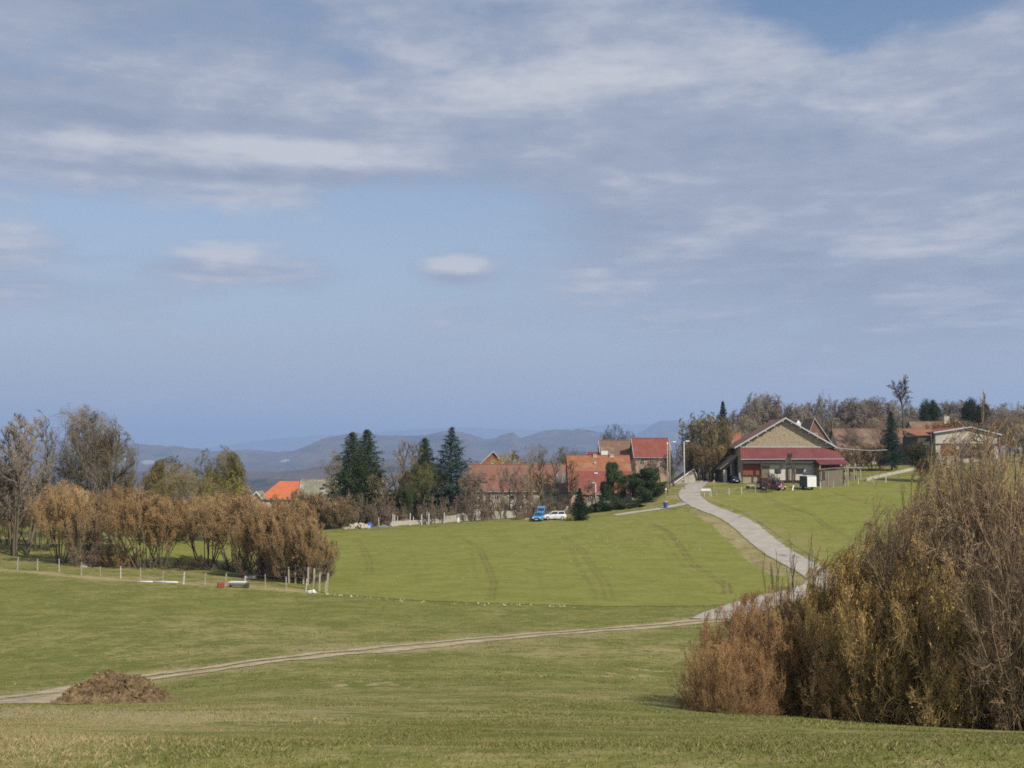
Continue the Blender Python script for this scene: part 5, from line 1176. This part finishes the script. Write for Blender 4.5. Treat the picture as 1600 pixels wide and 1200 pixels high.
# hay elevator: dark inverted V
p = onground(1234, 217); e = empty('hay_elevator', p, 0, label='dark bale elevator forming an upside-down V before the barn door', cat='elevator')
q = lambda px, py: (at(px, py, 217)-Vector(p))
A, B, C_ = q(1214, 738), q(1234, 714), q(1242, 742)
MB().beam(A, B, .5, .55).build('conveyor', M['wood_dark'], e); MB().beam(B, C_, .25, .3).build('support_leg', M['wood_dark'], e)
MB().box(B.x-.35, B.x+.35, B.y-.3, B.y+.3, B.z-.1, B.z+.55).build('head', M['dark'], e); MB().beam(B+Vector((-.5, 0, .5)), B+Vector((.5, 0, .8)), .08, .08).build('hook_arm', M['dark'], e)
MB().beam((C_.x-.3, C_.y, 0), (C_.x, C_.y, C_.z), .1, .1).build('foot', M['wood_dark'], e); MB().beam((A.x+.1, A.y, 0), (A.x, A.y, A.z), .12, .12).build('foot', M['wood_dark'], e)
p = onground(1236, 213.5); e = MB().hexa([(-.1, 0, 0), (.12, 0, 0), (.12, .06, 0), (-.1, .06, 0)], [(.2, .3, 1.0), (.42, .3, 1.0), (.42, .36, 1.0), (.2, .36, 1.0)]).build('plank', M['white']); e.location = p; tag(e, 'short white plank leaning in the grass below the elevator', 'plank')

# street lamps
def lamp_post(px, D, ty, label, mt, arm, py_arm=None, mat_='post', concrete=False):
    p = onground(px, D); h = zat(ty, D)-p.z
    e = empty('street_lamp', p, label=label, cat='street lamp', group='street lamps of the village')
    MB().tube((0, 0, -.3), (0, 0, h), .14, .09, n=10).build('pole', M[mt], e, smooth=True)
    if arm:
        s = 1 if arm > 0 else -1
        MB().tube((0, 0, h-.15), (arm*.6, 0, h+.15), .04, n=6).tube((arm*.6, 0, h+.15), (arm, 0, h+.1), .04, n=6).build('arm', M['metal'], e)
        hd = MB().hexa([(arm-s*.1, -.14, h-.02), (arm+s*.6, -.12, h+.02), (arm+s*.6, .12, h+.02), (arm-s*.1, .14, h-.02)], [(arm-s*.1, -.12, h+.2), (arm+s*.55, -.1, h+.16), (arm+s*.55, .1, h+.16), (arm-s*.1, .12, h+.2)]).build('lamp_head', M['lamp'], e, bevel=.02)
    else: MB().tube((0, 0, h), (0, 0, h+.35), .16, .12, n=8).build('pole_cap', M['lamp'], e)
    return e
lamp_post(1068, 218, 690, 'slender pole with a small lamp at the right of the post group', 'post_white', .45)
lamp_post(1045.5, 222, 691, 'lamp post with a long arm and bright flat head over the lane', 'post', .75)
lamp_post(1042, 214, 694, 'wooden utility pole with a white cap left of the lane', 'post', 0)
lamp_post(930, 213, 755, 'short lamp post in front of the two-tone roof', 'post_white', -.15)
# wire from barn to the right
p = at(1305, 699.5, 226); c_ = bpy.data.curves.new('w', 'CURVE')
pts = [at(1305, 699.5, 226), at(1330, 702, 228), at(1360, 704, 231), at(1386, 703, 235)]
b = MB()
for A, B in zip(pts[:-1], pts[1:]): b.tube(A-p, B-p, .045, n=5)
o = b.build('overhead_cable', M['verge']); o.location = p; tag(o, 'pale cable sagging from the barn eave to the dark spruce', 'cable'); bpy.data.curves.remove(c_)

# satellite dish on a short mast
p = onground(642, 222); zt = zat(762, 222)-p.z; e = empty('satellite_dish', p, label='round white satellite dish among the bare trees', cat='satellite dish')
MB().tube((0, 0, -.2), (0, 0, zt), .05).build('mast', M['metal'], e)
k = MB(); n_ = 20; ring = lambda r, y: [(r*math.cos(t), y, zt+r*math.sin(t)) for t in (2*math.pi*i/n_ for i in range(n_))]
k.hexa(ring(.36, -.12), ring(.12, -.02)).build('dish', M['white'], e, smooth=False); MB().tube((0, -.1, zt-.3), (0, -.5, zt), .02).build('feed_arm', M['metal'], e)

# village name board at the lane
p = hit(1103, 776, 60); p = Vector((p[0], p[1], h1(*p))); e = empty('place_sign', p, label='blank white rectangular board on two posts at the lane side', cat='sign')
MB().box(-.85, .85, -.03, .03, 1.0, 1.42).build('board', M['white'], e)
for s in (-.25, .6): MB().tube((s, .06, -.3), (s, .06, 1.35), .05, n=6).build('post', M['post_white'], e)
p = onground(1114, 212); e = empty('warning_sign', p, label='thin signpost with a small reddish plate behind the white board', cat='sign')
MB().tube((0, 0, -.3), (0, 0, 2.3), .035, n=6).build('post', M['metal'], e); MB().hexa([(-.35, -.04, 1.7), (.35, -.04, 1.7), (0, -.04, 2.3)], [(-.35, -.06, 1.7), (.35, -.06, 1.7), (0, -.06, 2.3)]).build('plate', M['pink_render'], e)
# blue bin
p = hit(1040, 794, 60); p = Vector((p[0], p[1], h1(*p))); e = empty('wheelie_bin', p, R(20), label='dark blue bin with a yellow lid at the lane turn-off', cat='bin')
MB().hexa([(-.22, -.25, .08), (.22, -.25, .08), (.22, .25, .08), (-.22, .25, .08)], [(-.3, -.34, 1.0), (.3, -.34, 1.0), (.3, .34, 1.0), (-.3, .34, 1.0)]).build('bin_body', M['blue_plastic'], e, bevel=.03)
MB().box(-.32, .32, -.37, .37, 1.003, 1.1).build('lid', M['yellow_plastic'], e, bevel=.03)
for s in (-1, 1): MB().tube((s*.24, .25, .1), (s*.3, .25, .1), .1, n=12).build('wheel', M['rubber'], e)
p = hit(1036, 776, 60); p = onground(1039, 206); e = empty('marker_post', p, label='short white marker post behind the blue bin', cat='post')
MB().tube((0, 0, -.2), (0, 0, 1.9), .05, n=6).build('post', M['post'], e); MB().box(-.16, .16, -.08, -.05, 1.7, 2.1).build('plate', M['white'], e)

# bale, planks, rubble, tarpaulin, white block, sacks
def lumps(name, c, n, sx, sy, sz, size, mt, label, cat, seed=0, dome=True):
    """heap of irregular lumps as one mesh"""
    g = np.random.default_rng(seed); k = MB()
    for i in range(n):
        a = g.uniform(0, 6.28); r = math.sqrt(g.random()); x, y = r*math.cos(a)*sx, r*math.sin(a)*sy; z = (1-r*r)*sz*g.uniform(.2, 1) if dome else 0
        s = size*g.uniform(.5, 1.4); vs = [Vector((dx*s*g.uniform(.6, 1), dy*s*g.uniform(.6, 1), dz*s*g.uniform(.4, .8))) for dz in (-.5, .5) for dx, dy in ((-.5, -.5), (.5, -.5), (.5, .5), (-.5, .5))]
        Rm = Matrix.Rotation(g.uniform(0, 6.28), 3, 'Z') @ Matrix.Rotation(g.uniform(-.5, .5), 3, 'X'); vs = [Rm @ v+Vector((x, y, z+s*.2)) for v in vs]
        k.hexa(vs[:4], vs[4:])
    o = k.build(name, mt, bevel=size*.12); o.location = c; return tag(o, label, cat)
def gp(px, py, dm=60): h_ = hit(px, py, dm); return Vector((h_[0], h_[1], h1(*h_)))
p = gp(812, 812); o = MB().box(-.65, .65, -.55, .55, -.1, 1.25).build('hay_bale', two('old_hay', (.10, .075, .045), (.16, .12, .07), 4, bump=.08), bevel=.12); o.location = p; tag(o, 'square dark brown bale left of the blue car', 'bale')
p = gp(829, 813); k = MB()
for i in range(7): k.box(-.95+.1*(i % 3), .85+.06*i, -.45+.28*(i % 3), -.2+.28*(i % 3), .02+.14*(i//3), .13+.14*(i//3))
o = k.build('plank_pile', two('fresh_planks', (.46, .36, .24), (.36, .27, .17), 3)); o.location = p; tag(o, 'low pile of pale planks between the bale and the blue car', 'planks')
lumps('rubble_heap', gp(560, 826), 60, 1.9, .9, .8, .55, two('pale_rubble', (.55, .48, .38), (.38, .32, .24), 3), 'heap of pale rubble left of the blue tarpaulin', 'rubble', 3)
lumps('stone_pile', gp(543, 827), 14, .8, .5, .2, .4, M['drywall'], 'small scatter of stones left of the rubble heap', 'stones', 4)
g = np.random.default_rng(8); k = MB(); 
def blobmesh(name, p, rx, ry, rz, mt, label, cat, seed, amp=.15, nu=28, nv=14, base=-.1):
    g = np.random.default_rng(seed); ph = g.uniform(0, 6, 6); V = []
    for i in range(nv):
        t = (i/(nv-1))*math.pi/2
        for j in range(nu):
            a = 2*math.pi*j/nu; r = 1+amp*(math.sin(3*a+ph[0])+.7*math.sin(5*a+ph[1]+2*t)+.5*math.sin(9*a+ph[2]+3*t))/2
            V.append((math.cos(a)*math.cos(t)*rx*r, math.sin(a)*math.cos(t)*ry*r, math.sin(t)*rz*(1+amp*.5*math.sin(4*a+ph[3]))+base))
    Q = [(i*nu+j, i*nu+(j+1) % nu, (i+1)*nu+(j+1) % nu, (i+1)*nu+j) for i in range(nv-1) for j in range(nu)]
    o = arrmesh(name, np.array(V), np.array(Q), mt, smooth=True); o.location = p; return tag(o, label, cat)
blobmesh('tarpaulin_heap', gp(577, 825), .62, .5, 1.0, M['tarp'], 'bright blue tarpaulin bundle at the field edge', 'tarpaulin', 5)
blobmesh('grey_sack', gp(600, 824), .9, .4, .5, M['slat'], 'low grey-green sheet covered pile right of the blue tarpaulin', 'pile', 6)
blobmesh('compost_mound', onground(677, 205), 1.1, .7, 1.2, M['post'], 'tan mound under the tall concrete posts', 'mound', 7)
blobmesh('compost_mound', onground(606, 204.5), 1.2, .6, 1.25, M['tile_brown'], 'reddish earth mound behind the left end of the block wall', 'mound', 9)
blobmesh('compost_mound', onground(634, 204.5), 1.2, .6, 1.15, M['tile_brown'], 'reddish earth mound behind the middle of the block wall', 'mound', 10)
p = gp(716, 816); o = MB().box(-.2, .2, -.2, .2, -.1, .75).build('white_block', M['white'], bevel=.05); o.location = p; tag(o, 'small upright white block before the long dry stone wall', 'block')
# things by the left fence
p = gp(246, 911); k = MB(); k.tube((-2.1, .3, .1), (-.5, .1, .12), .07, n=8).tube((-.4, .1, .12), (2.2, -.4, .12), .08, n=8)
o = k.build('white_pipe', M['white'], smooth=True); o.location = p; tag(o, 'long white pipe lying by the left wire fence', 'pipe')
p = gp(345, 918); e = empty('feed_tub', p, .4, label='square red tub standing by the left wire fence', cat='tub')
MB().hexa([(-.35, -.3, 0), (.35, -.3, 0), (.35, .3, 0), (-.35, .3, 0)], [(-.42, -.37, .55), (.42, -.37, .55), (.42, .37, .55), (-.42, .37, .55)]).build('tub', M['orange_red'], e, bevel=.03); MB().box(-.36, .36, -.31, .31, .552, .57).build('rim', M['tile_red'], e)
e.scale = (.8, .8, .8)
p = gp(371, 918); e = empty('water_trough', p, -.12, label='grey metal water trough next to the red tub', cat='trough')
k = MB(); n_ = 12; prof = [(math.cos(t)*.38, .62+math.sin(t)*.42) for t in (math.pi+math.pi*i/n_ for i in range(n_+1))]
k.hexa([(-.95, y, z) for y, z in prof], [(.95, y, z) for y, z in prof]).build('basin', M['metal'], e)
MB().box(-1.0, 1.0, -.42, -.36, .60, .68).box(-1.0, 1.0, .36, .42, .60, .68).build('rim', M['lamp'], e)
e.scale = (.85, .85, .85)
for x in (-.85, .85): MB().box(x-.06, x+.06, -.3, .3, -.1, .3).build('leg', M['wood_dark'], e)
MB().box(.98, 1.3, -.3, .3, 0, .5).build('float_box', M['wood_dark'], e)
p = gp(392, 905); e = empty('water_trough', p, .2, label='small pale trough lying at the foot of the orange hazels', cat='trough')
MB().box(-.55, .55, -.25, .25, .05, .38).build('basin', M['concrete'], e, bevel=.04); MB().box(-.5, .5, -.2, .2, .382, .4).build('dark_top', M['dark'], e)  # dark sheet lies on top of a solid basin
o = blobmesh('tree_stump', gp(134, 886), .75, .5, .42, M['post'], 'pale cut stump on the grass below the splayed hazel', 'stump', 12)
lumps('log_pile', gp(142, 884), 9, .5, .3, .35, .4, M['wood_red'], 'few dark brown logs beside the pale stump', 'logs', 13)
lumps('white_stone', gp(488, 927), 3, .3, .2, .1, .35, M['white'], 'white stone at the foot of the pen posts', 'stone', 14)

# ------------------------------------------------------------------ manure heap
def mound():
    g = np.random.default_rng(3); c = hit(182, 1098, 33); D = c[1]; sc = D/F
    nx, ny = 150, 90; hx, hy = 71*sc, 1.9
    X = np.linspace(-hx*1.12, hx*1.12, nx); Y = np.linspace(-hy, hy*1.3, ny); XX, YY = np.meshgrid(X, Y, indexing='ij')
    t = XX/hx
    prof = np.interp(t, [-1.1, -.98, -.8, -.55, -.25, -.12, .02, .12, .3, .5, .68, .85, 1.0, 1.1], [0, .08, .38, .66, .85, 1.05, 1.0, .72, .76, .78, .52, .3, .12, 0])*43*sc
    e = np.clip(1-(YY/hy)**2, 0, 1)**.7; Z = prof*e
    rough = .13*noise2(XX, YY, 3.5, 2)+.07*noise2(XX, YY, 12, 3)+.035*noise2(XX, YY, 25, 4); Z = Z+rough*np.clip(Z*4, 0, 1)
    XX = XX+.05*noise2(YY, Z*3, 9, 6); base = H(c[0]+XX, c[1]+YY)-h1(*c)
    Z = base+np.where(prof*e < .02, -.06, Z)
    m, n, b = material('manure'); tx = n.new('ShaderNodeTexCoord').outputs['Object']
    cc = n.mix(n.sstep(n.noise(tx, 3.5, 6, .75), .38, .62), (.13, .085, .045), (.28, .20, .105)); cc = n.mix(n.sstep(n.noise(tx, 9, 4, .8), .55, .68), cc, (.33, .23, .11)); cc = n.mix(n.sstep(n.noise(tx, 6, 4, .8, dist=1), .58, .7), cc, (.05, .03, .018))
    n.set(b.inputs['Base Color'], cc); n.set(b.inputs['Normal'], n.new('ShaderNodeBump', Strength=.9, Distance=.12, Height=n.noise(tx, 7, 6, .8)).outputs[0])
    e_ = empty('manure_heap', (c[0], c[1], h1(*c)), label='brown strawy manure heap beside the dirt track', cat='manure heap')
    arrmesh('heap', np.stack([XX, YY, Z], -1).reshape(-1, 3), gridq(nx, ny)[:, ::-1], m, e_)
    # clods and straw
    k = MB()
    for i in range(420):
        x = g.uniform(-.95, .95)*hx; y = g.uniform(-.8, .5)*hy; ix = int((x+hx*1.12)/(2.24*hx)*(nx-1)); iy = int((y+hy)/(2.3*hy)*(ny-1)); z = Z[ix, iy]
        s = g.uniform(.06, .2); vs = [Vector((dx*s*g.uniform(.5, 1), dy*s*g.uniform(.5, 1), dz*s*g.uniform(.4, .9))) for dz in (-.5, .5) for dx, dy in ((-.5, -.5), (.5, -.5), (.5, .5), (-.5, .5))]
        Rm = Matrix.Rotation(g.uniform(0, 6.28), 3, 'Z') @ Matrix.Rotation(g.uniform(-.8, .8), 3, 'X'); vs = [Rm @ v+Vector((x, y, z+.02)) for v in vs]; k.hexa(vs[:4], vs[4:])
    k.build('clods', m, e_)
    N_ = 1500; xs = g.uniform(-1, 1, N_)*hx; ys = g.uniform(-.95, .6, N_)*hy; ix = ((xs+hx*1.12)/(2.24*hx)*(nx-1)).astype(int); iy = ((ys+hy)/(2.3*hy)*(ny-1)).astype(int)
    V, Q = flecks(np.stack([xs, ys, Z[ix, iy]+.03], -1), .11, .1, g, .4); arrmesh('straw', V, Q, two('straw', (.30, .20, .10), (.20, .12, .06), 8), e_)
mound()

# ------------------------------------------------------------------ stones in the fields (too small and many to be told apart)
def stones(n, fx, label, size, seed, mt='white'):
    g = np.random.default_rng(seed); V, Q = [], []
    for i in range(n):
        px, py = fx(g); h_ = hit(px, py, 80); z = h1(*h_); s = size*g.uniform(.4, 1.5); b = len(V)
        V += [(h_[0]-s, h_[1]-s, z), (h_[0]+s, h_[1]-s*.8, z), (h_[0]+s*.7, h_[1]+s, z), (h_[0]-s*.8, h_[1]+s*.7, z), (h_[0]+s*.1, h_[1], z+s*1.1)]
        Q += [(b, b+1, b+4), (b+1, b+2, b+4), (b+2, b+3, b+4), (b+3, b, b+4)]
    return tag(arrmesh('stones', np.array(V), np.array(Q), M[mt]), label, kind='stuff')
M['limestone'] = two('limestone', (.48, .44, .34), (.36, .33, .26), 3)
stones(60, lambda g: (lambda x: (x, np.interp(x, [510, 640, 760, 900], [928, 939, 944, 948])+g.normal(0, 1.0)))(510+390*g.random()**1.8), 'line of pale stones along the lower edge of the crop field', .07, 1, 'limestone')
stones(80, lambda g: (g.uniform(540, 1180), 0)[0:1] and (lambda x: (x, np.interp(x, [540, 800, 1050, 1180], [840, 826, 808, 880])+g.uniform(4, 80)))(g.uniform(540, 1160)), 'pale stones scattered over the crop field', .065, 2, 'limestone')
stones(70, lambda g: (g.normal(960, 40), g.normal(852, 15)), 'cluster of pale stones in the upper right of the crop field', .065, 3, 'limestone')
